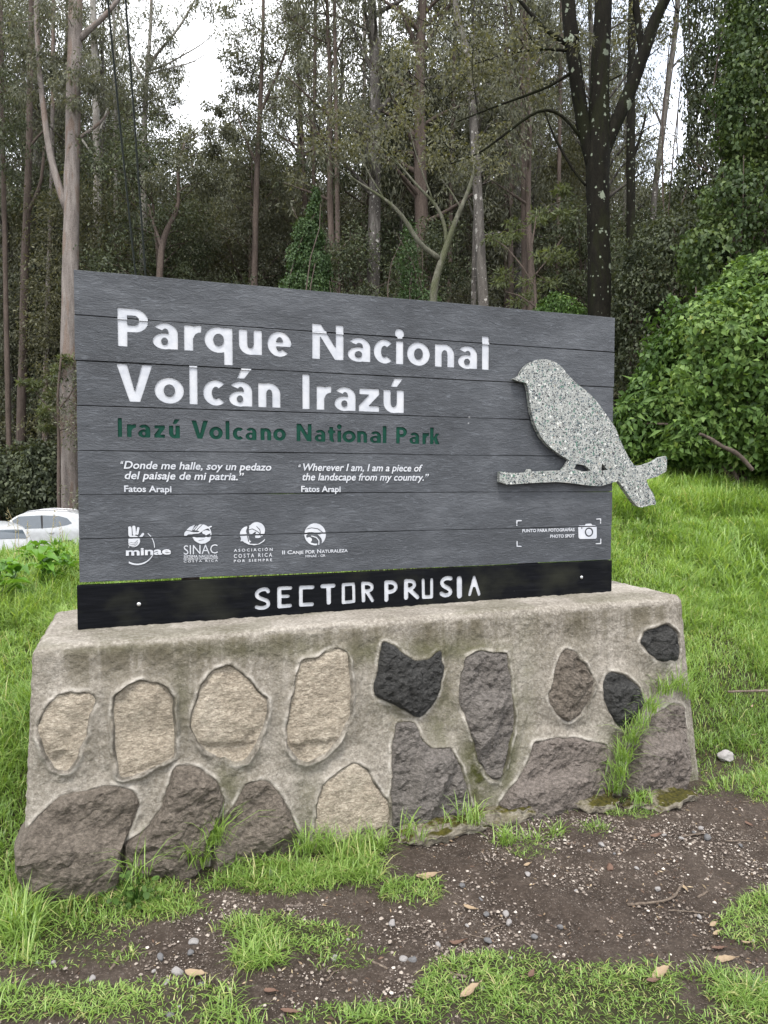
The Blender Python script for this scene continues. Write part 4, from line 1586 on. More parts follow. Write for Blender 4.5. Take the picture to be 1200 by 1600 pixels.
def facing(P, Nrm, L, Wd, rg, spread=.6, hang=.5, fold=.18):
    """leaves lying on a surface like shingles: blade faces along Nrm, tip hangs down"""
    n = len(P)
    N = Nrm + rg.normal(size=(n, 3)) * spread
    N /= np.linalg.norm(N, axis=1, keepdims=True) + 1e-9
    T = rg.normal(size=(n, 3)) + np.array([0, 0, -hang * 3])
    T -= N * (T * N).sum(1, keepdims=True)
    T /= np.linalg.norm(T, axis=1, keepdims=True) + 1e-9
    S = np.cross(N, T)
    L = np.broadcast_to(L, (n,))[:, None]
    Wd = np.broadcast_to(Wd, (n,))[:, None]
    m = P + T * L * .42
    V = np.stack([P, m - S * Wd * .5 + N * fold * Wd, m, m + S * Wd * .5 + N * fold * Wd, P + T * L - N * L * .16], 1)
    F = np.array([(0, 2, 1), (0, 3, 2), (1, 2, 4), (2, 3, 4)])
    idx = (np.arange(n)[:, None, None] * 5 + F[None]).reshape(-1, 3)
    return V.reshape(-1, 3), idx, 5


class Leaves:
    def __init__(s):
        s.V, s.F, s.t, s.n = [], [], [], 0

    def add(s, vf, tint):
        V, F, k = vf
        s.V.append(V)
        s.F.append(F + s.n)
        s.t.append(np.repeat(np.broadcast_to(tint, (len(V) // k,)), k))
        s.n += len(V)

    def build(s, name, mat, parent, off=(0, 0, 0)):
        g3 = [f for f in s.F if f.shape[1] == 3]
        g4 = [f for f in s.F if f.shape[1] == 4]
        F = ([np.concatenate(g3)] if g3 else []) + ([np.concatenate(g4)] if g4 else [])
        return make(name, np.concatenate(s.V) + np.asarray(off), F, mat, parent, True, np.concatenate(s.t))


def clump(lv, rg, c, r, n, L, Wd, droop=.8, flat=1.0, near=False):
    P = rg.normal(size=(n, 3))
    P *= (rg.random((n, 1)) ** .45) / (np.linalg.norm(P, axis=1, keepdims=True) + 1e-9)
    D = P * .6 + rg.normal(size=(n, 3)) * .55 + np.array([0, 0, -droop])
    P = P * r * np.array([1, 1, flat]) + c
    tint = np.clip(rg.normal(.42, .2, n) + rg.normal(0, .1), 0, 1)
    lv.add(leaf_geo(P, D, L * rg.uniform(.7, 1.25, n), Wd * rg.uniform(.7, 1.2, n), rg, near), tint)


def limb(g, p0, p1, r0, r1, rg, sag=.1, n=7, k=5):
    t = np.linspace(0, 1, n)[:, None]
    p0, p1 = np.asarray(p0, float), np.asarray(p1, float)
    d = np.linalg.norm(p1 - p0)
    mid = rg.normal(size=3) * d * .06 + np.array([0, 0, sag * d])
    pts = p0 * (1 - t) + p1 * t + mid * (4 * t * (1 - t))
    pts += np.cumsum(rg.normal(size=(n, 3)) * d * .012, 0) * t
    g.tube(pts, np.linspace(r0, r1, n), k, caps=False)
    return pts


def gen_tree(kind, seed):
    """a tree standing at the origin: (trunk with limbs, crown)"""
    rg = np.random.default_rng(seed)
    g, lv = Geo(), Leaves()
    if kind == 'euc':
        h, r0, c0, nb, L, Wd = rg.uniform(24, 29), rg.uniform(.24, .34), .33, 34, .23, .052
    elif kind == 'pole':
        h, r0, c0, nb, L, Wd = rg.uniform(19, 24), rg.uniform(.10, .16), .45, 18, .24, .06
    elif kind == 'mid':
        h, r0, c0, nb, L, Wd = rg.uniform(13, 17), rg.uniform(.13, .2), .14, 38, .155, .06
    else:
        h, r0, c0, nb, L, Wd = rg.uniform(6, 8.5), rg.uniform(.08, .13), .08, 28, .135, .06
    n = 18
    t = np.linspace(0, 1, n)
    lean = rg.normal(size=2) * h * .02
    wob = np.stack([fbm(np.c_[t * 2.2, t * 0 + seed, t * 0], 1, 3, seed) * h * .014, fbm(np.c_[t * 2.2, t * 0 + seed + 40, t * 0], 1, 3, seed) * h * .014], -1)
    ax = np.c_[wob * t[:, None] ** .5 + lean * t[:, None] ** 1.5, t * h]
    rad = r0 * (1 - t) ** .75 * (1 + .5 * np.exp(-t * h / .7)) + .012
    g.tube(ax, rad, 10, rough=.10, seed=seed)
    for b in range(nb):
        u = c0 + (1 - c0) * (b + rg.random()) / nb
        p0 = np.array([np.interp(u, t, ax[:, k]) for k in range(3)])
        az = rg.uniform(0, 2 * math.pi)
        prof = math.sin(min(1, (u - c0) / (1 - c0) * .8 + .22) * math.pi) ** .7
        if kind in ('euc', 'pole'):
            ln, el = h * rg.uniform(.10, .17) * (prof * .75 + .3) * (.7 if kind == 'pole' else 1), rg.uniform(.25, 1.0)
        elif kind == 'mid':
            ln, el = h * rg.uniform(.14, .24) * (prof * .8 + .25), rg.uniform(.15, .85)
        else:
            ln, el = h * rg.uniform(.18, .34) * (prof * .7 + .35), rg.uniform(.1, .9)
        d = np.array([math.cos(az) * math.cos(el), math.sin(az) * math.cos(el), math.sin(el)])
        rb = np.interp(u, t, rad) * rg.uniform(.3, .5) + .008
        pts = limb(g, p0, p0 + d * ln, rb, .012, rg, rg.uniform(-.05, .16))
        nc = {'euc': 5, 'pole': 3, 'mid': 6, 'bush': 6}[kind]
        for q in range(nc):
            s_ = rg.uniform(.4, 1.05)
            c = np.array([np.interp(s_, np.linspace(0, 1, len(pts)), pts[:, k]) for k in range(3)])
            rr = {'euc': .85, 'pole': .6, 'mid': .8, 'bush': .6}[kind] * rg.uniform(.6, 1.25)
            c2 = c + rg.normal(size=3) * rr * .7
            limb(g, c, c2, .012, .004, rg, 0, 4, 3)
            clump(lv, rg, c2, rr, int({'euc': 78, 'pole': 44, 'mid': 100, 'bush': 84}[kind] * rg.uniform(.6, 1.3)), L, Wd, {'euc': 1.1, 'pole': 1.0, 'mid': .5, 'bush': .35}[kind], .75)
    return g, lv, h, r0


PROTO = {}
for kind, bk, lf, seeds in (('euc', ('bark_brown', 'bark_peel'), 'leaf_euc', (1, 2, 3, 4)), ('pole', ('bark_peel', 'bark_brown'), 'leaf_euc', (11, 12)),
                            ('mid', ('bark_brown', 'bark_moss'), ('leaf_euc', 'leaf_olive', 'leaf_dark'), (21, 22, 23, 24)), ('bush', ('bark_brown', 'bark_moss'), ('leaf_dark', 'leaf_olive', 'leaf_euc'), (31, 32, 33))):
    for k, sd_ in enumerate(seeds):
        PROTO[(kind, k)] = dict(seed=sd_, bark=M[bk[k % len(bk)]], leaf=M[lf if isinstance(lf, str) else lf[k % len(lf)]], root=None)

NAMES = {'euc': 'eucalyptus_tree', 'pole': 'slender_tree', 'mid': 'forest_tree', 'bush': 'understorey_tree'}
LABELS = {'euc': 'tall thick-trunked grey eucalyptus in the crowd of trees deep in the forest', 'pole': 'thin pole-like tree with a sparse top, deep among the forest trees',
          'mid': 'dark leafy medium-height tree filling the forest behind the sign', 'bush': 'low bushy understorey tree beneath the tall forest trunks'}
GROUPS = {'euc': 'eucalyptus trees deep in the forest', 'pole': 'thin pole trees deep in the forest', 'mid': 'medium leafy trees of the forest', 'bush': 'bushy understorey trees of the forest'}


def plant(kind, k, x, y, rz, sc):
    p = PROTO[(kind, k)]
    if p['root'] is None:
        g, lv, h, r0 = gen_tree(kind, p['seed'])
        r = empty(NAMES[kind])
        g.build('trunk', p['bark'], r)
        lv.build('crown', p['leaf'], r)
        p['root'], p['h'] = r, h
        o = r
    else:
        o = copy_tree(p['root'])
    tag(o, LABELS[kind], 'tree', GROUPS[kind])
    o.location = (x, y, float(H(x, y)) - .15)
    o.rotation_euler = (0, 0, rz)
    o.scale = (sc, sc, sc)
    return o


rgf = np.random.default_rng(77)
placed = []
want = [('euc', 66), ('mid', 118), ('pole', 27), ('bush', 68)]
for kind, cnt in want:
    tries = got = 0
    while got < cnt and tries < 4000:
        tries += 1
        d = {'euc': rgf.uniform(27, 58), 'mid': rgf.uniform(28, 60), 'pole': rgf.uniform(24, 50), 'bush': rgf.uniform(25, 42)}[kind]
        px = rgf.uniform(-420, 1520)
        if px < 150 and d < 36:
            continue
        p = at(px, 737, d)
        x, y = p[0], p[1]
        sc = rgf.uniform(.85, 1.12)
        h = {'euc': 27, 'mid': 15.5, 'pole': 22, 'bush': 7.5}[kind] * sc
        half = {'euc': 3.4, 'mid': 3.4, 'pole': 2.2, 'bush': 2.4}[kind] * sc * FPX / d
        top = 737 - (float(H(x, y)) + h - CAM[2]) * FPX / d
        if px + half > 278 and px - half < 362 and top < 205:
            continue
        if px + half * .8 > 1000 and px - half * .8 < 1066 and top < 300 and not (kind == 'pole' and rgf.random() < .5):
            continue
        if px > 1140 and d < 20:
            continue
        if any((x - a) ** 2 + (y - b) ** 2 < m * m for a, b, m in [(a, b, min(1.5, m)) for a, b, m in placed]):
            continue
        placed.append((x, y, {'euc': 2.0, 'mid': 1.9, 'pole': 1.4, 'bush': 1.7}[kind]))
        k = int(rgf.integers(0, sum(1 for q in PROTO if q[0] == kind)))
        plant(kind, k, x, y, rgf.uniform(0, 6.28), sc)
        got += 1

# the far wood closing the view: one mass of leaf clumps and stems up the hill
for kind, px, d, sc in (('euc', 20, 37, 1.0), ('euc', 60, 44, 1.05), ('euc', 172, 40, 1.0), ('euc', 205, 46, 1.1), ('euc', -30, 40, 1.0), ('mid', 135, 38, 1.1), ('mid', 165, 44, 1.15), ('mid', 205, 39, 1.0), ('mid', 20, 41, 1.1), ('mid', 75, 39, 1.1), ('mid', 238, 44, .9),
                        ('mid', 50, 47, 1.25), ('mid', 110, 48, 1.25), ('mid', 185, 52, 1.3), ('mid', 290, 48, 1.33), ('mid', 332, 46, 1.3), ('mid', 312, 54, 1.5), ('euc', 120, 52, 1.1), ('mid', 358, 52, 1.45), ('mid', 262, 50, 1.4)):
    p = at(px, 737, d)
    plant(kind, int(rgf.integers(0, 4)), p[0], p[1], rgf.uniform(0, 6.28), sc)
rgw = np.random.default_rng(5)
lv, gw = Leaves(), Geo()
for q in range(4600):
    d = rgw.uniform(58, 84)
    px = rgw.uniform(-330, 1430)
    p = at(px, 737, d)
    g0 = float(H(p[0], p[1]))
    hmax = 23 + 7 * noise3(np.array([[p[0] * .12, p[1] * .12, 0]]))[0]
    z = g0 + rgw.random() ** .8 * hmax
    row = 737 - (z - CAM[2]) * FPX / d
    if 262 < px < 378 and row < 205 or 985 < px < 1080 and row < 290:
        continue
    clump(lv, rgw, np.array([p[0], p[1], z]), rgw.uniform(1.2, 2.2), 42, .55, .22, .6, .8)
for q in range(110):
    p = at(rgw.uniform(-300, 1400), 737, rgw.uniform(56, 80))
    g0 = float(H(p[0], p[1]))
    hh = rgw.uniform(14, 19)
    gw.tube([(p[0], p[1], g0 - .3), (p[0] + rgw.normal() * .3, p[1], g0 + hh * .5), (p[0] + rgw.normal() * .6, p[1], g0 + hh)], [.24, .17, .05], 6)
wood = empty('distant_wood', (20, 60, 0))
tag(wood, 'far wood of grey-green trees closing the view up the hill', 'wood', kind='stuff')
lv.build('foliage', M['leaf_euc'], wood, (-20, -60, 0))['kind'] = 'stuff'
st_ = gw.build('stems', M['bark_brown'], wood)
st_.location = (-20, -60, 0)
st_['kind'] = 'stuff'


# ------------------------------------------------------------------ trees one can tell apart
def smooth_path(pts, n=26):
    pts = np.asarray(pts, float)
    s = np.r_[0, np.cumsum(np.linalg.norm(np.diff(pts[:, :3], axis=0), axis=1))]
    u = np.linspace(0, s[-1], n)
    out = np.stack([np.interp(u, s, pts[:, k]) for k in range(pts.shape[1])], -1)
    for _ in range(2):
        o2 = out.copy()
        o2[1:-1] = .5 * out[1:-1] + .25 * (out[:-2] + out[2:])
        out = o2
    return out


def path_px(pts, d, dz=0.0):
    """(px, py, width px [, depth shift]) -> points with radius"""
    o = []
    for p in pts:
        dd = d + (p[3] if len(p) > 3 else 0)
        q = at(p[0], p[1], dd)
        o.append((*q, p[2] * dd / FPX / 2))
    return o


def hero(name, label, d, stem, barkm, limbs=(), clumps=(), leafm='leaf_euc', leaf=(.2, .045), droop=1.0, top=0.0, sides=12, seed=1, rough=.09, flat=.8, near=False, dens=1.0, group=None):
    rg = np.random.default_rng(seed)
    S = path_px(stem, d)
    b = S[0]
    gz = float(H(b[0], b[1]))
    if b[2] > gz:
        S = [(b[0], b[1], gz - .2, b[3] * 1.25), (b[0], b[1], gz + .35, b[3] * 1.06)] + S
    e = S[-1]
    if top > 0:
        S = S + [(e[0] + rg.normal() * .3, e[1] + rg.normal() * .3, e[2] + top, .03)]
    root = empty(name, (b[0], b[1], gz))
    tag(root, label, 'tree', group)
    off = -np.array([b[0], b[1], gz])
    g = Geo()
    P = smooth_path(S, 40)
    g.tube(P[:, :3] + off, P[:, 3], sides, rough=rough, seed=seed)
    allp = [P]
    for lb in limbs:
        Q = smooth_path(path_px(lb, d), 18)
        g.tube(Q[:, :3] + off, Q[:, 3], 8, rough=rough, seed=seed + 3)
        allp.append(Q)
    g2 = Geo()
    lv = Leaves()
    allp = np.concatenate(allp)
    cl = [(at(px, py, d + (dz[0] if dz else rg.uniform(-1, 1))), r * d / FPX, n) for px, py, r, n, *dz in clumps]
    if top > 0:
        for q in range(16):
            u = rg.uniform(.25, 1)
            cl.append((np.array(e[:3]) + np.array([rg.normal() * 1.5, rg.normal() * 1.5, top * u]), 1.0, 90))
    for c, r, n in cl:
        dist = np.linalg.norm(allp[:, :3] - c - np.array([0, 0, -.4 * r]), axis=1) + .7 * np.maximum(allp[:, 2] - c[2], 0)
        j = np.argmin(dist)
        limb(g, allp[j, :3] + off, c + off, min(allp[j, 3] * .5, .012 + .012 * dist[j]), .008, rg, .05, 8, 5)
        ns = max(2, int(n / 45))
        for q in range(ns):
            c2 = c + rg.normal(size=3) * r * .55 * np.array([1, 1, flat])
            limb(g, c + off, c2 + off, .009, .004, rg, 0, 4, 3)
            clump(lv, rg, c2 + off, r * rg.uniform(.4, .7), int(n / ns * dens), leaf[0], leaf[1], droop, flat, near)
    g.build('trunk', M[barkm], root)
    if lv.V:
        lv.build('crown', M[leafm], root)
    return root


hero('eucalyptus_tree', 'big pinkish-grey eucalyptus rising just past the left end of the sign', 28,
     [(108, 700, 31), (109, 560, 28), (110, 420, 25), (112, 330, 24), (113, 240, 22), (115, 120, 21), (118, 0, 20), (120, -120, 18)], 'bark_euc',
     [[(107, 332, 14), (97, 306, 12), (82, 262, 11), (74, 220, 10), (68, 170, 9), (61, 110, 8), (57, 40, 7.5), (56, -60, 7)],
      [(124, 62, 9), (135, 50, 9), (150, 38, 8), (168, 20, 7), (185, 0, 6), (200, -25, 5)], [(124, 215, 6), (140, 205, 5), (158, 190, 4), (170, 175, 3)]],
     [(100, 118, 34, 520), (130, 100, 26, 330), (62, 140, 26, 330), (85, 90, 26, 300), (148, 135, 24, 260), (112, 150, 22, 240), (75, 30, 30, 260), (20, 40, 30, 260), (45, 90, 24, 240), (90, 10, 24, 200)], top=7, seed=2, dens=1.9)
hero('eucalyptus_tree', 'brown shaggy eucalyptus nearest to the left edge behind the white cars', 33,
     [(32, 700, 14), (36, 560, 13), (39, 400, 12), (42, 330, 11), (45, 250, 10), (47, 160, 9), (48, 60, 8), (50, -60, 7)], 'bark_brown',
     [[(42, 335, 7), (55, 310, 6), (64, 285, 5), (70, 230, 4)], [(46, 230, 4), (58, 215, 3.5), (68, 205, 3)]],
     [(60, 200, 24, 160), (35, 130, 26, 200)], top=8, seed=3, dens=1.8)
hero('forest_tree', 'dark dense tree hanging over the top left corner of the picture', 30, [(-40, 700, 22), (-36, 400, 19), (-30, 200, 15), (-26, 0, 11), (-25, -80, 8)], 'bark_brown', (),
     [(8, 30, 40, 420), (0, 90, 44, 460), (14, 140, 30, 360), (-5, 180, 40, 420), (12, 225, 30, 360), (0, 265, 34, 380), (24, 60, 24, 220), (22, 190, 22, 220), (-40, 120, 50, 400), (-40, 250, 40, 300)], 'leaf_dark', (.16, .05), 1.0, top=6, seed=63, dens=1.4)
hero('eucalyptus_tree', 'slim brown trunk standing furthest left among the bare forest stems', 31, [(14, 700, 8), (11, 560, 8), (8, 400, 7), (5, 250, 7), (2, 60, 6), (0, -60, 5)], 'bark_brown', top=7, seed=4, clumps=[(10, 300, 20, 90)])
hero('eucalyptus_tree', 'straight pale grey stem between two dark trunks left of the sign', 38, [(47, 700, 5), (47, 560, 5), (48, 420, 5), (52, 300, 5), (60, 120, 4), (62, -40, 4)], 'bark_grey', top=8, seed=5)
hero('eucalyptus_tree', 'reddish brown trunk close beside the big pinkish eucalyptus, on its left', 35, [(70, 700, 9), (72, 580, 9), (76, 420, 8), (80, 330, 7), (82, 200, 6), (84, -40, 5)], 'bark_euc', top=8, seed=6)
hero('eucalyptus_tree', 'grey ragged-barked eucalyptus above the left end of the sign', 34, [(150, 560, 14), (152, 400, 13), (152, 300, 12), (151, 200, 11), (148, 100, 10), (145, 0, 9), (144, -80, 8)], 'bark_grey',
     [[(152, 215, 5), (162, 190, 4), (168, 170, 3)], [(151, 250, 4), (140, 235, 4), (126, 215, 3)]],
     [(165, 165, 26, 240), (175, 60, 30, 260), (140, 60, 24, 160), (190, 110, 26, 220)], top=7, seed=7, dens=1.8)
hero('eucalyptus_tree', 'pale eucalyptus with long bare branches reaching into the sky gap', 32,
     [(222, 560, 13), (223, 440, 12), (224, 330, 10), (225, 220, 8), (228, 130, 7), (231, 95, 6), (236, 40, 5), (238, -30, 5)], 'bark_grey',
     [[(229, 115, 5), (240, 90, 4.5), (262, 65, 4), (282, 40, 3.5), (298, 12, 3), (310, -10, 2.5)], [(230, 112, 3.5), (262, 100, 3), (290, 84, 2.4), (318, 68, 1.8), (340, 45, 1.2), (352, 32, .8)],
      [(232, 116, 3), (268, 106, 2.4), (300, 98, 1.8), (322, 84, 1.2), (336, 74, .8)], [(282, 90, 1.6), (296, 70, 1.2), (305, 45, .8)], [(296, 97, 1.2), (318, 96, .8), (328, 90, .6)], [(228, 130, 4), (205, 90, 3.5), (190, 40, 3), (180, 5, 2.5)]],
     [(255, 60, 26, 300), (264, 112, 20, 240), (250, 90, 24, 260), (270, 152, 18, 200), (245, 20, 28, 240), (235, 140, 36, 620), (255, 150, 26, 380), (218, 165, 32, 380), (240, 115, 24, 280), (195, 150, 30, 300), (210, 60, 34, 300), (245, 30, 30, 200), (262, 180, 22, 180), (300, 4, 28, 220), (332, 6, 26, 200), (180, 210, 26, 220), (205, 235, 26, 240), (275, 30, 18, 60)], top=7, seed=8, dens=1.6)
hero('eucalyptus_tree', 'thin pale stem with peeling rings just left of the overhead cables', 36, [(180, 560, 8), (179, 420, 7.5), (180, 360, 7), (181, 300, 6), (180, 180, 5), (178, 20, 4)], 'bark_grey', top=6, seed=9, clumps=[(170, 260, 24, 160)])
hero('forest_tree', 'dark crooked tree leaning left beneath the sky gap', 28, [(248, 560, 12), (250, 400, 10), (258, 360, 9), (274, 335, 7), (283, 325, 6), (277, 290, 5), (279, 250, 4), (290, 220, 3)], 'bark_brown',
     [[(252, 385, 6), (240, 350, 4), (232, 320, 3)]], [(290, 225, 26, 320), (320, 215, 26, 300), (262, 240, 26, 280), (300, 260, 30, 320), (345, 240, 26, 260), (250, 290, 26, 240), (330, 290, 34, 360), (335, 180, 18, 140), (355, 200, 22, 200), (370, 170, 22, 200)], 'leaf_euc', (.16, .055), .6, seed=10, dens=2.6)
hero('forest_tree', 'tall leafy tree making the right-hand edge of the sky gap', 30, [(395, 560, 12), (398, 420, 10), (400, 300, 9), (405, 200, 8), (410, 90, 6), (412, 0, 5)], 'bark_brown',
     [[(402, 260, 5), (385, 220, 4), (372, 185, 3)], [(405, 180, 5), (432, 120, 4), (450, 70, 3)]],
     [(370, 60, 26, 260), (366, 100, 22, 260), (372, 140, 24, 280), (362, 28, 22, 160), (380, 188, 26, 300), (345, 205, 22, 200), (390, 125, 24, 300), (388, 160, 20, 220), (400, 60, 36, 380), (430, 95, 40, 460), (375, 20, 20, 160), (440, 30, 44, 420), (420, 170, 40, 400), (460, 150, 40, 400), (380, 210, 30, 280), (410, 240, 40, 360)], 'leaf_euc', (.17, .055), .7, top=5, seed=12, dens=1.7)
hero('lichened_tree', 'dark lichen-spotted tree forking into three behind the right end of the sign', 14.5,
     [(935, 640, 37), (936, 495, 35), (936, 380, 34), (934, 280, 36), (934, 225, 38), (936, 170, 29), (938, 100, 28), (941, 40, 27), (944, -30, 26), (948, -160, 20)], 'bark_lichen',
     [[(926, 268, 16), (914, 215, 20), (906, 160, 22), (898, 110, 22), (892, 55, 22), (888, 0, 22), (882, -60, 20)],
      [(940, 250, 20), (955, 205, 22), (975, 165, 23), (993, 118, 22), (1010, 70, 21), (1024, 25, 19), (1042, -5, 15), (1062, -30, 12)],
      [(1003, 85, 11), (998, 40, 10), (992, -10, 9)], [(898, 78, 9), (876, 62, 8), (850, 45, 7), (828, 20, 6), (805, -8, 5)],
      [(894, 112, 5), (860, 135, 4.5), (820, 150, 4), (770, 168, 3), (715, 190, 2)], [(908, 215, 5), (880, 180, 5), (857, 167, 5), (830, 178, 4.5), (795, 205, 4), (750, 240, 3), (705, 256, 2)],
      [(894, 80, 5), (850, 76, 4), (800, 82, 3), (740, 100, 2)], [(915, 290, 4), (895, 265, 4), (872, 225, 4), (858, 195, 3), (850, 170, 2)],
      [(944, 130, 3), (985, 110, 2), (1030, 75, 1.5)]],
     [(780, 120, 50, 260), (830, 60, 55, 300), (740, 70, 55, 260), (700, 150, 50, 220), (860, 130, 40, 160), (700, 230, 40, 150), (1060, 20, 50, 240), (990, 30, 40, 160), (640, 110, 50, 200), (760, 190, 40, 130), (920, 20, 40, 120), (680, 40, 50, 200)],
     'leaf_olive', (.10, .045), .5, top=3, sides=20, seed=13, rough=.09, dens=1.8)
hero('forest_tree', 'dark straight trunk just right of the forked lichened tree', 23, [(985, 560, 15), (986, 410, 14), (986, 320, 13), (985, 240, 14), (986, 170, 13), (987, 60, 12), (988, -40, 11)], 'bark_lichen', top=8, seed=14,
     limbs=[[(987, 250, 6), (997, 225, 5), (1006, 195, 4), (1010, 170, 3)]], clumps=[(1010, 170, 18, 80), (970, 80, 26, 120)])
hero('forest_tree', 'thin leaning grey trunk seen against the blue sky at right', 30, [(1018, 400, 9), (1022, 300, 9), (1034, 220, 9), (1042, 140, 9), (1052, 80, 8), (1058, 20, 8), (1062, -50, 7)], 'bark_peel', top=6, seed=15,
     limbs=[[(1036, 200, 4), (1022, 170, 3), (1012, 150, 2)], [(1046, 110, 4), (1060, 95, 3), (1072, 85, 2)]], clumps=[(1010, 140, 18, 90), (1068, 80, 20, 120), (1030, 90, 16, 60), (1040, 260, 24, 140), (1020, 215, 18, 70)])
hero('forest_tree', 'grey trunk with white peeling lower bark right of the sign centre', 24, [(757, 560, 17), (755, 470, 17), (750, 380, 16), (746, 300, 15), (740, 200, 13), (735, 90, 12), (712, 30, 9), (708, -40, 9)], 'bark_peel', top=7, seed=16,
     clumps=[(700, 60, 40, 260), (760, 130, 40, 420), (735, 180, 36, 380), (780, 220, 36, 300), (720, 260, 30, 240)])
hero('mossy_tree', 'curved mossy green trunk leaning right behind the middle of the sign', 19, [(676, 560, 12), (677, 458, 12), (682, 430, 11), (692, 402, 11), (702, 372, 9), (712, 345, 8), (720, 325, 7), (732, 300, 6), (741, 268, 5), (742, 240, 3)], 'bark_moss',
     [[(688, 405, 9), (680, 395, 8), (660, 390, 8), (648, 372, 7), (640, 352, 7), (628, 336, 6), (612, 318, 5), (600, 310, 5), (575, 294, 3.5), (550, 279, 3), (520, 255, 2), (496, 233, 1.5)],
      [(697, 385, 6), (697, 360, 6), (690, 335, 5.5), (676, 312, 5), (660, 300, 4), (640, 276, 3.5), (618, 250, 2.5), (585, 222, 1.8)], [(676, 312, 3), (660, 270, 2.4), (648, 235, 1.8), (640, 200, 1.2)], [(600, 310, 2.5), (575, 270, 2), (560, 230, 1.5)],
      [(720, 325, 3), (705, 300, 2.5), (690, 280, 2)]],
     [(560, 230, 46, 170), (600, 190, 50, 190), (640, 190, 46, 170), (520, 240, 40, 150), (480, 225, 40, 150), (680, 250, 40, 120), (560, 160, 40, 160), (620, 250, 34, 90), (730, 250, 40, 140)], 'leaf_olive', (.11, .05), .4, seed=17, dens=2.0)
for k, (px, w, d) in enumerate(((577, 9, 33), (590, 8, 36), (566, 8, 40))):
    hero('eucalyptus_tree', ['pale straight stem, left of a close pair behind the centre of the sign', 'pale straight stem, right of a close pair behind the centre of the sign', 'reddish straight stem behind the pale pair of stems above the sign'][k], d,
         [(px, 560, w), (px + 1, 400, w), (px + 2, 300, w * .9), (px + 3, 150, w * .8), (px + 4, -20, w * .7)], ('bark_grey', 'bark_grey', 'bark_euc')[k], top=6, seed=20 + k, sides=8)
for k, (px, w, d, dx) in enumerate(((530, 8, 27, -6), (488, 7, 30, 4), (700, 8, 29, 10), (820, 9, 26, -4), (870, 7, 29, 6), (790, 6, 31, 0))):
    hero('forest_tree', ['dark slim trunk rising right of the ivy-covered snag', 'dark slim trunk rising out of the top of the ivy-covered snag', 'dark slim trunk behind the curved mossy tree', 'dark trunk left of the lichened tree, the thickest of those beside it',
                         'dark slim trunk close on the left of the lichened tree', 'very thin dark trunk right of the white peeling trunk'][k], d,
         [(px, 560, w), (px + dx * .3, 400, w), (px + dx * .6, 250, w * .9), (px + dx, 100, w * .8), (px + dx * 1.3, -30, w * .7)], 'bark_brown', top=6, seed=30 + k, sides=8,
         clumps=[(px + dx - 20, 120, 34, 200), (px + dx + 24, 60, 34, 200)])


# ------------------------------------------------------------------ ivy, vines, hedges: leaves shingled over lumpy masses
def mass_leaves(rg, lumps, n, L, Wd, spread=.55, hang=.5, layers=3, seed=0, zmin=None):
    """lumps: (centre, radii). leaves on the outer skin plus thinner layers beneath"""
    lv = Leaves()
    A = np.array([r[0] * r[1] + r[0] * r[2] + r[1] * r[2] for c, r in lumps])
    A = A / A.sum()
    for ly in range(layers):
        for (c, r), a in zip(lumps, A):
            m = int(n * a * (1, .6, .4)[ly])
            D = rg.normal(size=(m, 3))
            D /= np.linalg.norm(D, axis=1, keepdims=True)
            r = np.asarray(r)
            k = (1, .88, .72)[ly]
            bump = 1 + .26 * fbm(D * 1.0 + np.asarray(c), 2.2, 3, seed) + .12 * fbm(D + np.asarray(c), 7, 2, seed + 3) + rg.normal(size=m) * .05
            P = np.asarray(c) + D * r * k * bump[:, None]
            keep = np.ones(m, bool)
            for c2, r2 in lumps:             # drop leaves that fall deep inside another lump
                if c2 is c:
                    continue
                keep &= (((P - np.asarray(c2)) / np.asarray(r2)) ** 2).sum(1) > .62
            if zmin is not None:
                keep &= P[:, 2] > H(P[:, 0], P[:, 1]) + zmin
            P, D = P[keep], D[keep]
            N = D / r
            N /= np.linalg.norm(N, axis=1, keepdims=True)
            m = len(P)
            tint = np.clip(rg.normal(.42, .2, m) + .22 * fbm(P, 1.7, 2, seed + 8), 0, 1)
            lv.add(facing(P, N + np.array([0, 0, .35]), L * rg.uniform(.65, 1.25, m), Wd * rg.uniform(.7, 1.2, m), rg, spread, hang), tint)
    return lv


def shoots(lv, rg, tips, n, L, Wd, near=True):
    """whorls of long leaves on shoots that stand out of a bush"""
    for p, d in tips:
        d = np.asarray(d) / np.linalg.norm(d)
        a = rg.normal(size=(n, 3))
        a -= d * (a @ d)[:, None]
        a /= np.linalg.norm(a, axis=1, keepdims=True)
        D = a + d * rg.uniform(-.1, .8, (n, 1)) + np.array([0, 0, -.25])
        P = np.asarray(p) + d * rg.uniform(-.12, .05, (n, 1))
        lv.add(leaf_geo(P, D, L * rg.uniform(.7, 1.2, n), Wd * rg.uniform(.8, 1.2, n), rg, near, .2, .25), np.clip(rg.normal(.5, .15, n), 0, 1))


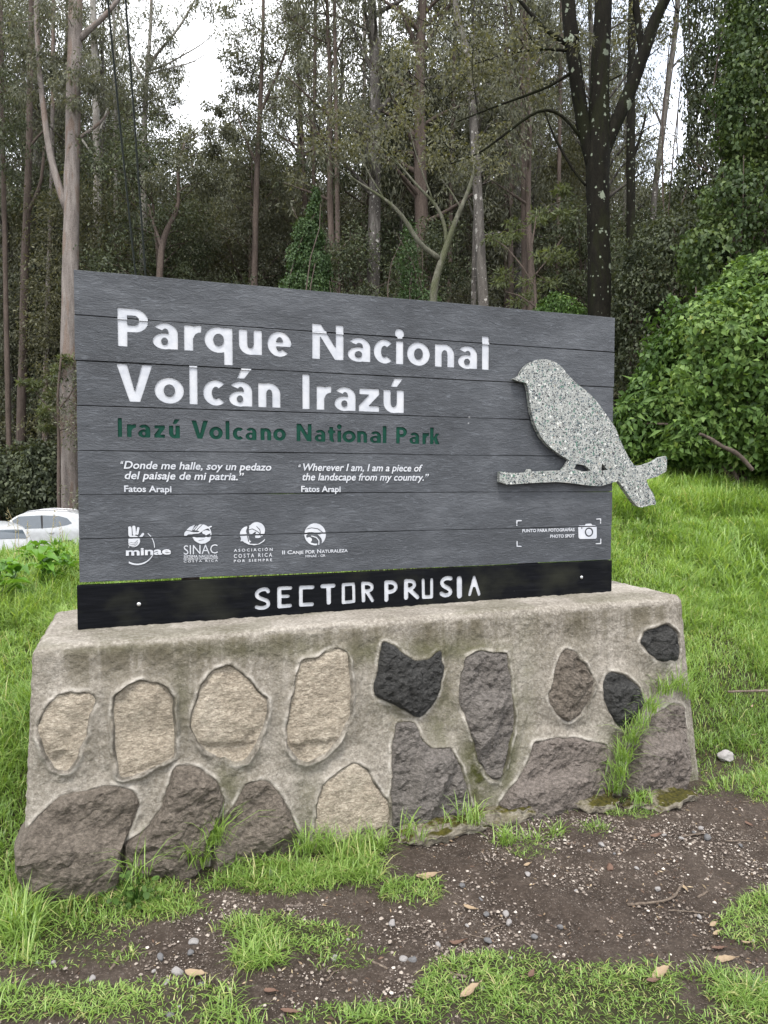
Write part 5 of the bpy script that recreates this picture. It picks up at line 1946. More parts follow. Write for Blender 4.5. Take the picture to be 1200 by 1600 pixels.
def bushy(name, label, cat, base_px, d, lumps_px, n, L, Wd, leafm, seed, barkm='bark_brown', tips=0, tipL=.2, group=None, zmin=.02, spread=.55, hang=.5, depth_r=1.0):
    rg = np.random.default_rng(seed)
    b = at(base_px, 737, d)
    gz = float(H(b[0], b[1]))
    root = empty(name, (b[0], b[1], gz))
    tag(root, label, cat, group)
    off = -np.array([b[0], b[1], gz])
    lumps = []
    for px, py, rx, ry, *dz in lumps_px:
        dd = d + (dz[0] if dz else 0)
        c = at(px, py, dd)
        lumps.append((c, np.array([rx * dd / FPX, rx * dd / FPX * depth_r, ry * dd / FPX])))
    lv = mass_leaves(rg, lumps, n, L, Wd, spread, hang, 3, seed, zmin)
    if tips:
        tp = []
        for _ in range(tips):
            c, r = lumps[rg.integers(len(lumps))]
            D = rg.normal(size=3)
            D[1] = -abs(D[1])
            D[2] = abs(D[2]) * .9
            D /= np.linalg.norm(D)
            tp.append((c + D * r * 1.04, D + np.array([0, 0, .7])))
        shoots(lv, rg, tp, 11, tipL, tipL * .27)
    lv.build('foliage', M[leafm], root, off)
    g = Geo()
    for c, r in lumps:
        for q in range(4):
            e = c + rg.normal(size=3) * r * .5
            limb(g, np.array([b[0], b[1], gz - .1]) + np.r_[rg.normal(size=2) * .12, 0] + off, e + off, .035, .008, rg, .08, 8, 5)
    g.build('stems', M[barkm], root)
    return root


bushy('hedge_bush', 'big bright green leafy bush at the top of the grass bank on the right', 'bush', 1130, 8.4,
      [(1140, 570, 125, 120), (1040, 640, 62, 66, .1), (1200, 500, 95, 80, .3), (995, 665, 36, 50, 0), (1262, 590, 120, 140, .2), (1110, 520, 56, 50, .4), (1165, 458, 45, 36, .4), (1185, 650, 90, 80, -.2), (1090, 680, 70, 46, -.15), (1050, 590, 44, 46, .2), (985, 690, 34, 34, .1), (1150, 700, 60, 34, -.1), (1230, 700, 70, 40, -.1), (1015, 622, 34, 34, .1), (1080, 545, 40, 36, .3), (1120, 470, 30, 22, .4), (1195, 425, 45, 26, .4)],
      46000, .08, .052, 'leaf_hedge', 41, tips=80, tipL=.17, spread=.75, depth_r=.9, zmin=-.05)
bushy('vine_tree', 'tall tree wrapped in hanging vines at the upper right edge', 'tree', 1215, 13,
      [(1225, 60 + 80 * k, 100 + 14 * math.sin(k * 1.7), 75) for k in range(-3, 6)] + [(1170, 330, 75, 70, -.3), (1130, 400, 70, 60, -.3), (1165, 180, 50, 70, -.2), (1290, 200, 80, 200, .4)], 36000, .095, .07, 'leaf_vine', 42, spread=.75, hang=.9, depth_r=.8)
bushy('vine_tree', 'dark drooping evergreen beside the vine-wrapped tree at the upper right', 'tree', 1105, 17.5,
      [(1112, -60, 40, 90), (1112, 30, 42, 70), (1108, 110, 38, 60), (1104, 180, 36, 55), (1108, 250, 44, 55), (1085, 300, 40, 40), (1135, 110, 40, 80), (1120, 340, 60, 50)], 12000, .13, .05, 'leaf_dark', 43, spread=.8, hang=1.2)
bushy('grey_shrub', 'greyish small-leaved shrub between the forked tree and the bright bush', 'shrub', 1040, 15, [(1040, 400, 55, 60), (1075, 370, 45, 50, .4), (1005, 450, 40, 50), (1060, 460, 60, 50), (985, 500, 34, 60), (1000, 560, 40, 60)], 9000, .10, .055, 'leaf_dark', 44, spread=.9)
bushy('ivy', 'ivy-covered conical stump standing left of the middle behind the sign', 'ivy', 482, 20, [(493, 312, 7, 20), (490, 335, 11, 22), (480, 368, 20, 26), (492, 372, 14, 20), (474, 408, 24, 26), (494, 418, 22, 30), (470, 450, 26, 30), (492, 462, 30, 32), (482, 510, 42, 46)], 15000, .075, .06, 'leaf_ivy', 45, spread=.9, hang=.8)
bushy('ivy', 'loose ivy climbing a thin dark stem left of the curved mossy tree', 'ivy', 640, 21.5, [(640, 370, 11, 26), (636, 405, 18, 24), (644, 440, 20, 26), (640, 480, 28, 30), (662, 468, 26, 14)], 1900, .07, .055, 'leaf_ivy', 46, spread=1.0, hang=.8)
bushy('young_bush', 'small bright bush just above the sign left of the lichened tree', 'bush', 872, 15, [(872, 492, 34, 30), (845, 510, 30, 28), (900, 505, 24, 26)], 3600, .075, .04, 'leaf_hedge', 47, spread=.8)
for k, (px, py, rx, ry, d, lab) in enumerate(((20, 745, 60, 45, 31, 'dark green shrub behind the white cars at the left edge'), (78, 740, 42, 48, 30, 'taller dark shrub behind the roof of the white car, beside the sign'),
                                              (125, 745, 50, 52, 31, 'dark shrub partly hidden behind the left end of the sign'), (-40, 740, 60, 55, 31, 'dark shrub cut off by the left edge of the picture'))):
    bushy('shrub', lab, 'shrub', px, d, [(px, py, rx, ry), (px - 20, py + 28, rx * .8, ry * .7), (px + 18, py + 34, rx * .8, ry * .7)], 5200, .2, .13, 'leaf_dark', 50 + k, spread=.8)
hero('small_tree', 'feathery yellow-green small tree in front of the big eucalyptus', 27.2, [(92, 760, 6), (92, 690, 5), (90, 620, 4), (95, 560, 3)], 'bark_brown',
     [[(91, 660, 3), (70, 630, 2.4), (50, 605, 1.8)], [(91, 640, 3), (108, 620, 2), (118, 600, 1.5)]],
     [(55, 600, 15, 130), (75, 618, 18, 170), (98, 590, 20, 190), (108, 560, 16, 150), (70, 645, 18, 170), (100, 635, 20, 190), (85, 668, 18, 160), (110, 670, 18, 160), (36, 598, 10, 60)], 'leaf_spray', (.2, .06), .1, seed=61, flat=.5, dens=1.4)
hero('small_tree', 'small tree with flat sprays of pale leaves in front of the forked lichened tree', 15, [(838, 640, 5), (838, 500, 5), (836, 440, 4), (830, 390, 3), (838, 340, 2.4)], 'bark_brown',
     [[(837, 450, 3), (815, 415, 2.4), (790, 385, 2), (768, 372, 1.4)], [(836, 430, 3), (860, 400, 2), (880, 370, 1.5)], [(838, 480, 3), (812, 462, 2), (790, 456, 1.5)]],
     [(768, 378, 24, 90), (800, 368, 24, 100), (830, 345, 28, 120), (862, 330, 30, 130), (885, 310, 26, 100), (795, 430, 28, 110), (842, 440, 30, 110), (880, 400, 28, 100), (800, 470, 30, 110), (850, 400, 24, 80)], 'leaf_spray', (.14, .034), .15, seed=62, flat=.35, dens=1.5)

# a fallen branch at the foot of the bush, and the two cables overhead
g = Geo()
fp = smooth_path(path_px([(1093, 678, 5), (1108, 684, 6), (1128, 698, 7), (1148, 706, 7.5), (1162, 718, 7), (1176, 735, 6)], 7.6), 24)
g.tube(fp[:, :3], fp[:, 3], 8, rough=.15, seed=4)
tag(g.build('fallen_branch', M['bark_brown']), 'dark bent dead branch lying at the foot of the bright bush', 'branch')
for k, (a, b) in enumerate((((163, -60), (222, 520)), ((192, -60), (234, 520)))):
    t = np.linspace(0, 1, 30)
    pts = np.array([at(a[0] + (b[0] - a[0]) * q - 6 * (k == 0) * q * (1 - q), a[1] + (b[1] - a[1]) * q, 10 + 2.5 * q) for q in t])
    e = pts[-1] + np.array([.35, 1.2, 0])
    e[2] = float(H(e[0], e[1])) - .05
    up = pts[0] + (pts[0] - pts[6]) * 1.3
    g = Geo()
    g.tube(np.vstack([up, pts, e]), .0155, 7)
    tag(g.build('cable', M['cable']), ['left one of two dark cables slanting down in front of the trees', 'right one of two dark cables slanting down in front of the trees'][k], 'cable', 'two dark overhead cables')

# ------------------------------------------------------------------ grass
def blades(P, h, wd, bend, rg, tint):
    n = len(P)
    az = rg.uniform(0, 2 * math.pi, n)
    d = np.stack([np.cos(az), np.sin(az), 0 * az], -1)
    s = np.stack([-np.sin(az + rg.normal(0, .5, n)), np.cos(az), 0 * az], -1)
    s /= np.linalg.norm(s, axis=1, keepdims=True)
    h, wd, bend = h[:, None], wd[:, None], bend[:, None]
    rows = []
    for t, w in ((0, .8), (.34, 1.0), (.7, .7)):
        c = P + d * h * bend * t ** 1.8 + np.array([0, 0, 1.0]) * h * (t - .42 * bend * t * t)
        rows += [c - s * wd * w * .5, c + s * wd * w * .5]
    rows.append(P + d * h * bend + np.array([0, 0, 1.0]) * h * (1 - .42 * bend - .12 * bend ** 2))
    V = np.stack(rows, 1).reshape(-1, 3)
    b = np.arange(n)[:, None] * 7
    Q = np.concatenate([b + np.array([0, 1, 3, 2]), b + np.array([2, 3, 5, 4])])
    T = b + np.array([4, 5, 6])
    return V, Q, T, np.repeat(tint, 7)


rgg = np.random.default_rng(9)
GV, GQ, GT, GTI, gn = [], [], [], [], 0


def sow(P, h, wd, bend, tint):
    global gn
    V, Q, T, ti = blades(P, h, wd, bend, rgg, tint)
    GV.append(V)
    GQ.append(Q + gn)
    GT.append(T + gn)
    GTI.append(ti)
    gn += len(V)


def field(x0, x1, y0, y1, dens, hh, ww, bend, lo=.35, clumpy=.5, tmean=.45, seed=0):
    n = int((x1 - x0) * (y1 - y0) * dens)
    x, y = rgg.uniform(x0, x1, n), rgg.uniform(y0, y1, n)
    P = np.stack([x, y, np.zeros(n)], -1)
    g = grass_amount(x, y)
    cn = fbm(P, 6, 3, 61 + seed)
    keep = (rgg.random(n) < np.clip((g - lo) / (1 - lo), 0, 1) ** 1.3 * np.clip(1.15 + clumpy * 2 * cn, .5, 1))
    inb = (x > BX0 - .04) & (x < BX1 + .05) & (y > -.39) & (y < .58)
    keep &= ~inb
    x, y, g, cn, P = x[keep], y[keep], g[keep], cn[keep], P[keep]
    z = H(x, y)
    px, py, w = pix(np.stack([x, y, z], -1))
    vis = (w > .3) & (px > -420) & (px < 1640) & (py < 1760)
    x, y, z, g, cn, P, w = x[vis], y[vis], z[vis], g[vis], cn[vis], P[vis], w[vis]
    m = len(x)
    big = np.clip(.75 + .7 * fbm(P, 2.2, 2, 71 + seed) + .45 * cn, .5, 1.6)
    h = rgg.uniform(hh[0], hh[1], m) * big * (.55 + .45 * g)
    tint = np.clip(rgg.normal(tmean, .15, m) + .20 * fbm(P, 1.3, 3, 81), 0, .92)
    dry = rgg.random(m) < (.13 if y1 < 0 else .06)
    tint[dry] = rgg.uniform(.95, 1.05, dry.sum())
    wsc = np.maximum(1, w / 4.0) ** .6
    sow(np.stack([x, y, z], -1), h, rgg.uniform(ww[0], ww[1], m) * wsc, np.clip(rgg.normal(bend, .28, m), .05, 1.3), tint)


field(-1.7, 3.6, -2.5, -.35, 36000, (.028, .075), (.0022, .0038), .95, .05, .45, .52)
field(-1.7, 3.6, -.62, -.30, 9000, (.05, .12), (.003, .0048), .7, .35, .5, .42, 3)            # longer fringe at the stone foot
field(2.4, 4.6, -.75, 1.2, 11000, (.05, .13), (.003, .0046), .75, .3, .5, .5, 1)
field(2.5, 6.5, .8, 3.2, 7200, (.10, .22), (.0038, .0058), .75, .3, .5, .5, 2)
field(3.0, 10, 3.2, 8.6, 3600, (.12, .26), (.0045, .0065), .7, .3, .5, .52, 4)
field(-1.3, -.1, -1.7, .6, 12500, (.05, .15), (.003, .005), .7, .3, .5, .5, 5)
field(-2.6, .8, .5, 2.4, 8500, (.12, .26), (.004, .006), .75, .3, .5, .5, 6)
field(-5.0, 1.2, 2.4, 5.2, 4200, (.12, .24), (.005, .007), .7, .3, .5, .5, 7)
field(.6, 3.2, .58, 4.0, 1500, (.12, .25), (.005, .007), .7, .3, .4, .5, 8)
field(-9, -2.4, -1.5, 6.5, 900, (.12, .26), (.007, .011), .7, .3, .4, .5, 9)
field(1.0, 7, 4.0, 10, 900, (.12, .26), (.007, .011), .7, .3, .4, .5, 10)
field(4.4, 10, -.6, 3.4, 1400, (.10, .22), (.006, .009), .7, .3, .4, .5, 11)
# tufts rooted in the joints of the base, in the footing and along its foot
TUFTS = [(1062, 1078, 60, .16, -.30), (1040, 1085, 50, .14, -.33), (1078, 1092, 40, .12, -.3), (1018, 1112, 50, .13, -.36), (1002, 1135, 50, .12, -.37), (985, 1160, 60, .14, -.39), (975, 1190, 60, .14, -.40), (968, 1215, 60, .14, -.41), (962, 1238, 50, .12, -.42),
         (1000, 1250, 70, .07, -.48), (335, 1320, 60, .2, -.40), (315, 1350, 60, .18, -.42), (735, 1285, 26, .14, -.47), (745, 1288, 20, .1, -.48), (700, 1290, 10, .1, -.47), (640, 1305, 22, .13, -.5), (660, 1312, 14, .1, -.5), (215, 1370, 26, .16, -.5),
         (790, 1318, 80, .09, -.56), (830, 1325, 90, .09, -.58), (870, 1308, 60, .08, -.55), (930, 1298, 50, .06, -.55), (475, 1330, 70, .13, -.43), (505, 1330, 60, .12, -.44), (560, 1335, 80, .12, -.44), (590, 1330, 60, .12, -.45), (600, 1345, 60, .10, -.46)]
for px, py, n, h, yy in TUFTS:
    c = on_y(px, py, yy)
    P = c + rgg.normal(size=(n, 3)) * np.array([.022, .015, .006])
    sow(P, rgg.uniform(.5, 1.15, n) * h, rgg.uniform(.003, .0048, n), np.clip(rgg.normal(.75, .3, n), .1, 1.3), np.clip(rgg.normal(.5, .15, n), 0, .9))
grass = make('grass', np.concatenate(GV), [np.concatenate(GQ), np.concatenate(GT)], M['grass'], None, True, np.concatenate(GTI))
tag(grass, 'bright green grass on the bank and in worn patches on the path', 'grass', kind='stuff')
print('blades', gn // 7)


# ------------------------------------------------------------------ weeds
def broadleaf(g, p, D, L, Wd, rg, tint, ny=7):
    """one large leaf: midrib fold, drooping, wavy edge"""
    D = D / np.linalg.norm(D)
    S = np.cross(D, [0, 0, 1.0])
    S /= np.linalg.norm(S) + 1e-9
    N = np.cross(S, D)
    t = np.linspace(0, 1, ny)
    w = Wd * np.sin(np.pi * np.clip(t * .92 + .08, 0, 1)) ** .8 * (1 - .25 * t)
    w[-1] = .002
    drop = rg.uniform(.3, .7)
    c = p + D * (t * L)[:, None] - np.array([0, 0, 1.0]) * (drop * L * t ** 2.2)[:, None]
    f = .25 * w + .012 * rg.normal(size=ny)
    V = np.stack([c - S * w[:, None] * .5 + N * f[:, None], c, c + S * w[:, None] * .5 + N * f[:, None]], 1).reshape(-1, 3)
    i = np.arange(ny - 1)[:, None] * 3
    Q = np.concatenate([i + np.array([0, 1, 4, 3]), i + np.array([1, 2, 5, 4])])
    g.add(V, None, Q, tint)


WEEDS = [(78, 905, 5.0, 9, .20, .10, 'broad-leaved weed with one upright pale leaf beside the sign'), (30, 885, 5.2, 11, .20, .10, 'tall broad-leaved weed in front of the nearer white car'), (15, 935, 4.7, 8, .22, .12, 'broad-leaved weed with big drooping leaves at the left edge'),
         (55, 870, 5.6, 12, .17, .07, 'leafy weed standing in front of the middle of the farther white car'), (105, 880, 5.4, 11, .15, .06, 'leafy weed against the left edge of the sign'), (-15, 880, 5.2, 10, .2, .1, 'broad-leaved weed cut off by the left edge')]
for k, (px, py, d, n, L, Wd, lab) in enumerate(WEEDS):
    rg = np.random.default_rng(300 + k)
    b = at(px, py, d)
    b[2] = float(H(b[0], b[1])) - .01
    root = empty('weed', b)
    tag(root, lab, 'weed')
    g, gs = Geo(), Geo()
    for q in range(3):
        hh = rg.uniform(.2, .36)
        e = np.array([rg.normal() * .07, rg.normal() * .07, hh])
        pts = limb(gs, np.zeros(3), e, .006, .003, rg, 0, 7, 6)
        for j in range(n):
            s_ = rg.uniform(.2, 1)
            p = np.array([np.interp(s_, np.linspace(0, 1, 7), pts[:, a]) for a in range(3)])
            az = rg.uniform(0, 6.28)
            broadleaf(g, p, np.array([math.cos(az), math.sin(az), rg.uniform(.1, 1.0)]), L * rg.uniform(.45, 1.1), Wd * rg.uniform(.5, 1.1), rg, np.clip(rg.normal(.5, .18), 0, 1))
    gs.build('stem', M['leaf_weed'], root)
    g.build('leaves', M['leaf_weed'], root)
# dry seed stalks in front of the cars
for k, (px, top) in enumerate(((15, 800), (24, 806), (44, 812), (82, 800), (95, 815))):
    rg = np.random.default_rng(330 + k)
    b = at(px, 880, 5.6)
    b[2] = float(H(b[0], b[1]))
    e = at(px - 6 + 3 * k, top, 5.6)
    g = Geo()
    pts = limb(g, np.zeros(3), e - b, .0026, .0014, rg, .02, 9, 5)
    for q in range(14):
        p = pts[-1] * (1 - .02 * q) + rg.normal(size=3) * .004
        g.tube([p, p + np.array([rg.normal() * .012, rg.normal() * .012, .012])], [.0022, .0006], 4)
    tag(g.build('seed_stalk', M['petal'], None, loc=b), 'thin dry seed stalk of grass standing in front of the white cars', 'stalk', 'dry seed stalks before the cars')
# creeping round-leaved weed at the foot of the corner stone
rg = np.random.default_rng(340)
b = on_y(212, 1385, -.52)
b[2] = float(H(b[0], b[1]))
root = empty('creeping_weed', b)
tag(root, 'small round-leaved creeping weed at the foot of the left brown stones', 'weed')
g, gs = Geo(), Geo()
for q in range(46):
    e = np.array([rg.normal() * .045, rg.normal() * .022 - .01, abs(rg.normal()) * .06 + .012])
    limb(gs, np.zeros(3), e, .0014, .0009, rg, .1, 4, 4)
    a = rg.normal(size=3)
    a[2] = abs(a[2]) + .8
    a /= np.linalg.norm(a)
    s_ = np.cross(a, rg.normal(size=3))
    s_ /= np.linalg.norm(s_)
    u = np.cross(a, s_)
    r = rg.uniform(.009, .016)
    th = np.linspace(0, 2 * math.pi, 9)[:-1]
    rr = r * (1 - .35 * np.cos(th / 2) ** 12)
    V = np.vstack([e, e + (np.cos(th) * rr)[:, None] * s_ + (np.sin(th) * rr)[:, None] * u + a * .003])
    g.add(V, [(0, 1 + j, 1 + (j + 1) % 8) for j in range(8)], None, np.clip(rg.normal(.35, .15), 0, 1))
gs.build('stem', M['leaf_weed'], root)
g.build('leaves', M['leaf_hedge'], root)


# ------------------------------------------------------------------ broken footing slabs, pebbles, sticks, dead leaves
def rockmesh(rg, sx, sy, sz, n=3, rough=.22, flat=True, sc=2.0, seed=0):
    import bmesh
    bm = bmesh.new()
    bmesh.ops.create_icosphere(bm, subdivisions=n, radius=1)
    V = np.array([tuple(v.co) for v in bm.verts])
    F = np.array([[v.index for v in f.verts] for f in bm.faces])
    bm.free()
    for _ in range(5):                       # chop flat faces
        a = rg.normal(size=3)
        a /= np.linalg.norm(a)
        c = rg.uniform(.6, .85)
        ex = V @ a - c
        V = V - np.maximum(ex, 0)[:, None] * a
    V = V * (1 + rough * fbm(V, sc, 4, seed)[:, None])
    return V * np.array([sx, sy, sz]), F


def gpt(px, py, dz=0.0):
    p = on_plane(px, py, (0, 0, -.085), np.array([0, 0, 1.0]))
    for _ in range(3):
        z = float(H(p[0], p[1]))
        p = on_plane(px, py, (0, 0, z), np.array([0, 0, 1.0]))
    return p + np.array([0, 0, dz])


FOOT = [((612, 1322), (690, 1312), (748, 1300), 'mossy broken slab of old footing under the wide grey stone', .055, .05), ((735, 1290), (790, 1282), (838, 1278), 'flat mossy piece of footing below the tall grey stone', .045, .05),
        ((898, 1268), (930, 1266), (966, 1258), 'short mossy lump of footing left of the grass tuft', .036, .07), ((985, 1262), (1035, 1258), (1086, 1248), 'longer mossy lump of footing under the big corner stone', .036, .08)]
for k, (a, m, b, lab, hz, dy) in enumerate(FOOT):
    rg = np.random.default_rng(400 + k)
    A, Mm, B = gpt(*a), gpt(*m), gpt(*b)
    c = (A + B) / 2
    L_ = np.linalg.norm(B - A)
    V, F = rockmesh(rg, L_ / 2 * 1.08, dy, hz, 5, .16, sc=2.2, seed=k)
    V = V + .010 * fbm(V, 26, 4, k)[:, None] * np.array([1, 1, .8])
    V[:, 2] = np.where(V[:, 2] > 0, np.tanh(V[:, 2] / hz * 1.6) * hz * .8, V[:, 2])
    ang = math.atan2(B[1] - A[1], B[0] - A[0])
    ca, sa = math.cos(ang), math.sin(ang)
    V = np.stack([V[:, 0] * ca - V[:, 1] * sa, V[:, 0] * sa + V[:, 1] * ca, V[:, 2]], -1)
    o = make('footing_slab', V, F, M['footing'], None, True, None, (c[0], c[1] + .015, float(H(c[0], c[1])) + hz * .6))
    tag(o, lab, 'footing slab')

PEB7 = [(605, 348, 17), (503, 395, 15), (555, 440, 19), (595, 380, 12), (520, 475, 13), (480, 437, 9), (120, 412, 12), (165, 412, 12), (218, 400, 10), (285, 468, 17), (838, 316, 13), (630, 480, 13), (345, 465, 8), (6, 484, 14), (1045, 398, 14), (1085, 340, 9), (530, 578, 16), (560, 548, 9), (600, 520, 10), (655, 530, 9), (700, 560, 9), (820, 285, 9)]
PEB8 = [(450, 335, 12), (245, 370, 12), (390, 487, 13), (380, 458, 11), (320, 460, 12), (260, 495, 8), (325, 543, 15), (25, 488, 14), (60, 600, 15), (88, 605, 15), (680, 243, 14), (1010, 222, 16), (1155, 547, 11), (990, 190, 9), (470, 530, 12), (395, 603, 13), (550, 500, 11), (855, 380, 10), (880, 680, 14), (310, 705, 16), (170, 555, 10), (1115, 245, 9), (875, 212, 8), (930, 222, 9), (970, 205, 8), (790, 315, 8), (720, 270, 7), (640, 262, 8), (985, 468, 10), (300, 415, 11), (600, 385, 7), (1170, 668, 16)]
protos = []
rg = np.random.default_rng(500)
for k in range(5):
    V, F = rockmesh(rg, 1, .78, .55, 3, .12, seed=60 + k)
    o = make('pebble', V, F, M['pebble_pale'] if k % 2 == 0 else M['pebble_grey'], None, True)
    protos.append(o)
peb = [(x / 2, 1300 + y / 2, r / 2) for x, y, r in PEB7] + [(600 + x / 2, 1200 + y / 2, r / 2) for x, y, r in PEB8]
for k, (px, py, r) in enumerate(peb):
    o = protos[k] if k < 5 else protos[k % 5].copy()
    if k >= 5:
        COL.objects.link(o)
    p = gpt(px, py)
    R_ = r * np.dot(p - CAM, FW) / FPX
    o.location = (p[0], p[1], p[2] + .3 * R_)
    o.scale = (R_, R_ * rg.uniform(.85, 1.2), R_ * rg.uniform(.8, 1.2))
    o.rotation_euler = (rg.normal() * .2, rg.normal() * .2, rg.uniform(0, 6.28))
    pale = k % 2 == 0 if k < 5 else (k % 5) % 2 == 0
    tag(o, 'one of the small pale pebbles lying loose on the worn soil' if pale else 'one of the small grey pebbles lying loose on the worn soil', 'pebble', 'pale pebbles on the path' if pale else 'grey pebbles on the path')
V, F = rockmesh(rg, 17 * 3.3 / FPX, .035, .03, 4, .15, seed=90)
p = gpt(1132, 1188)
tag(make('rock', V, F, M['pebble_pale'], None, True, None, (p[0], p[1], p[2] + .02)), 'pinkish pale rock, the largest loose stone, lying in the grass at right', 'rock')

R7 = lambda x, y: (x / 2, 1300 + y / 2)
R8 = lambda x, y: (600 + x / 2, 1200 + y / 2)
STICKS = [([R7(345, 438), R7(368, 402), R7(393, 362)], 9, 'short thick broken stick on bare soil at lower left'), ([R7(728, 300), R7(740, 330), R7(735, 350)], 4, 'small dark twig on the soil above the middle grass patch'), ([R7(205, 382), R7(280, 430), R7(335, 438)], 3, 'thin pale twig beside the thick broken stick'),
          ([R7(1145, 400), R7(1175, 415), R7(1210, 432)], 7, 'grey stick lying across the middle of the lower grass'), ([R7(1020, 470), R7(1040, 445), R7(1060, 435)], 5, 'curved brown twig among leaf scraps in the middle'),
          ([R8(760, 432), R8(850, 425), R8(905, 412), R8(922, 385), R8(935, 365)], 8, 'longest grey stick with an upturned end, on the bare path at right'), ([R8(890, 448), R8(940, 450), R8(1010, 458)], 4, 'thin dark stick just below the long upturned stick'),
          ([R8(185, 640), R8(220, 650), R8(260, 660)], 9, 'thick reddish brown stick at the edge of the lower grass'), ([R8(325, 518), R8(345, 500), R8(372, 494)], 6, 'short bent stick left of the white pebbles'), ([R8(425, 525), R8(440, 548), R8(462, 562)], 5, 'short dark stick above the lower grass patch'),
          ([R8(230, 515), R8(285, 528), R8(332, 540)], 3, 'thin dark twig pointing at a pale pebble'), ([R8(725, 195), R8(800, 205), R8(850, 235), R8(905, 275)], 3, 'long wiry twig curving below the mossy footing'), ([R8(980, 410), R8(1012, 390)], 8, 'stubby grey stick right of the long upturned stick'),
          ([R8(990, 560), R8(1020, 545)], 7, 'stubby brown stick near the right grass patch'), ([R8(1120, 680), R8(1155, 684), R8(1192, 688)], 9, 'thick brown stick at the lower right edge'), ([R8(920, 220), R8(955, 214), R8(990, 208)], 5, 'pale stick on the soil near the right corner'),
          ([R8(1070, 232), R8(1110, 230), R8(1150, 232)], 4, 'thin brown twig at the right end of the bare soil'), ([R8(1120, 110), R8(1160, 104), R8(1200, 92)], 3, 'thin straw-pale twig at the grass edge on the right'),
          ([(1138, 1083), (1165, 1082), (1205, 1081)], 7, 'pale peeled stick lying in the bank grass at right'), ([(1109, 1216), (1118, 1225), (1126, 1236)], 7, 'pale splintered stick near the pinkish rock'), ([R7(420, 385), R7(455, 378), R7(488, 374)], 3, 'thin straw-coloured twig right of the thick broken stick'), ([R7(780, 310), R7(800, 320)], 7, 'stubby dark stick near the top of the middle soil')]
for pts, w, lab in STICKS:
    rg = np.random.default_rng(len(lab) * 7)
    P = []
    for q in pts:
        p = gpt(*q)
        r = w / 2 * .5 * np.dot(p - CAM, FW) / FPX
        P.append((p[0], p[1], p[2] + r * .9 + .002, r))
    P = smooth_path(P, 14)
    P[:, :2] += rg.normal(size=(14, 2)) * .0012
    g = Geo()
    c = P[7, :3].copy()
    g.tube(P[:, :3] - c, P[:, 3] * (1 + .12 * rg.normal(size=14)), 8, rough=.18, seed=3)
    tag(g.build('stick', M['twig'], None, loc=c), lab, 'stick')
LEAVES = [(R7(610, 450), 76, .3, 'dry', 'tan dead leaf on the grit at lower left'), (R8(270, 722), 84, -.4, 'dry', 'tan dead leaf lying on the grass at the bottom'), (R8(135, 350), 84, -.2, 'dry', 'tan curled leaf below the mossy footing'), (R8(268, 445), 50, .6, 'dry', 'small tan leaf folded upward in the middle soil'),
          (R8(938, 380), 36, 1.6, 'dry', 'orange-tan leaf propped on the upturned stick'), (R8(1130, 558), 36, 0, 'dry', 'small tan leaf near the white pebble at right'), (R8(1140, 180), 34, 1.4, 'brown', 'brown curled leaf at the right edge of the soil'), (R8(460, 668), 52, -.9, 'brown', 'brown curled leaf in the lower grass'),
          (R8(838, 690), 60, -.3, 'brown', 'largest reddish brown leaf in the lower grass at right'), (R8(865, 662), 90, -.45, 'dry', 'long straw-pale leaf above the reddish one'), (R8(1065, 605), 76, .35, 'dry', 'twisted pale brown leaf at lower right'), (R8(1045, 572), 60, -.2, 'brown', 'brown crumpled leaf above the twisted pale one'),
          (R8(230, 552), 56, .1, 'brown', 'reddish scrap of leaf left of the thin dark twig'), (R8(850, 218), 46, -.1, 'brown', 'dark brown leaf under the wiry twig'), (R8(447, 308), 32, -.4, 'dry', 'small orange-tan leaf at the foot of the reddish stone'), (R8(1028, 496), 42, -.5, 'dry', 'pale leaf left of the right grass patch'),
          ((1175, 1110), 18, -.7, 'dry', 'tan leaf in the bank grass below the peeled stick'), (R7(905, 580), 70, .2, 'brown', 'brown leaf scraps at the bottom middle'), (R7(845, 505), 50, .4, 'brown', 'brown leaf beside the middle grass patch'), (R8(1040, 525), 40, -.4, 'dry', 'thin tan leaf above the crumpled brown leaf'), ((1178, 1155), 20, .2, 'dry', 'tan leaf on the soil at the far right edge')]
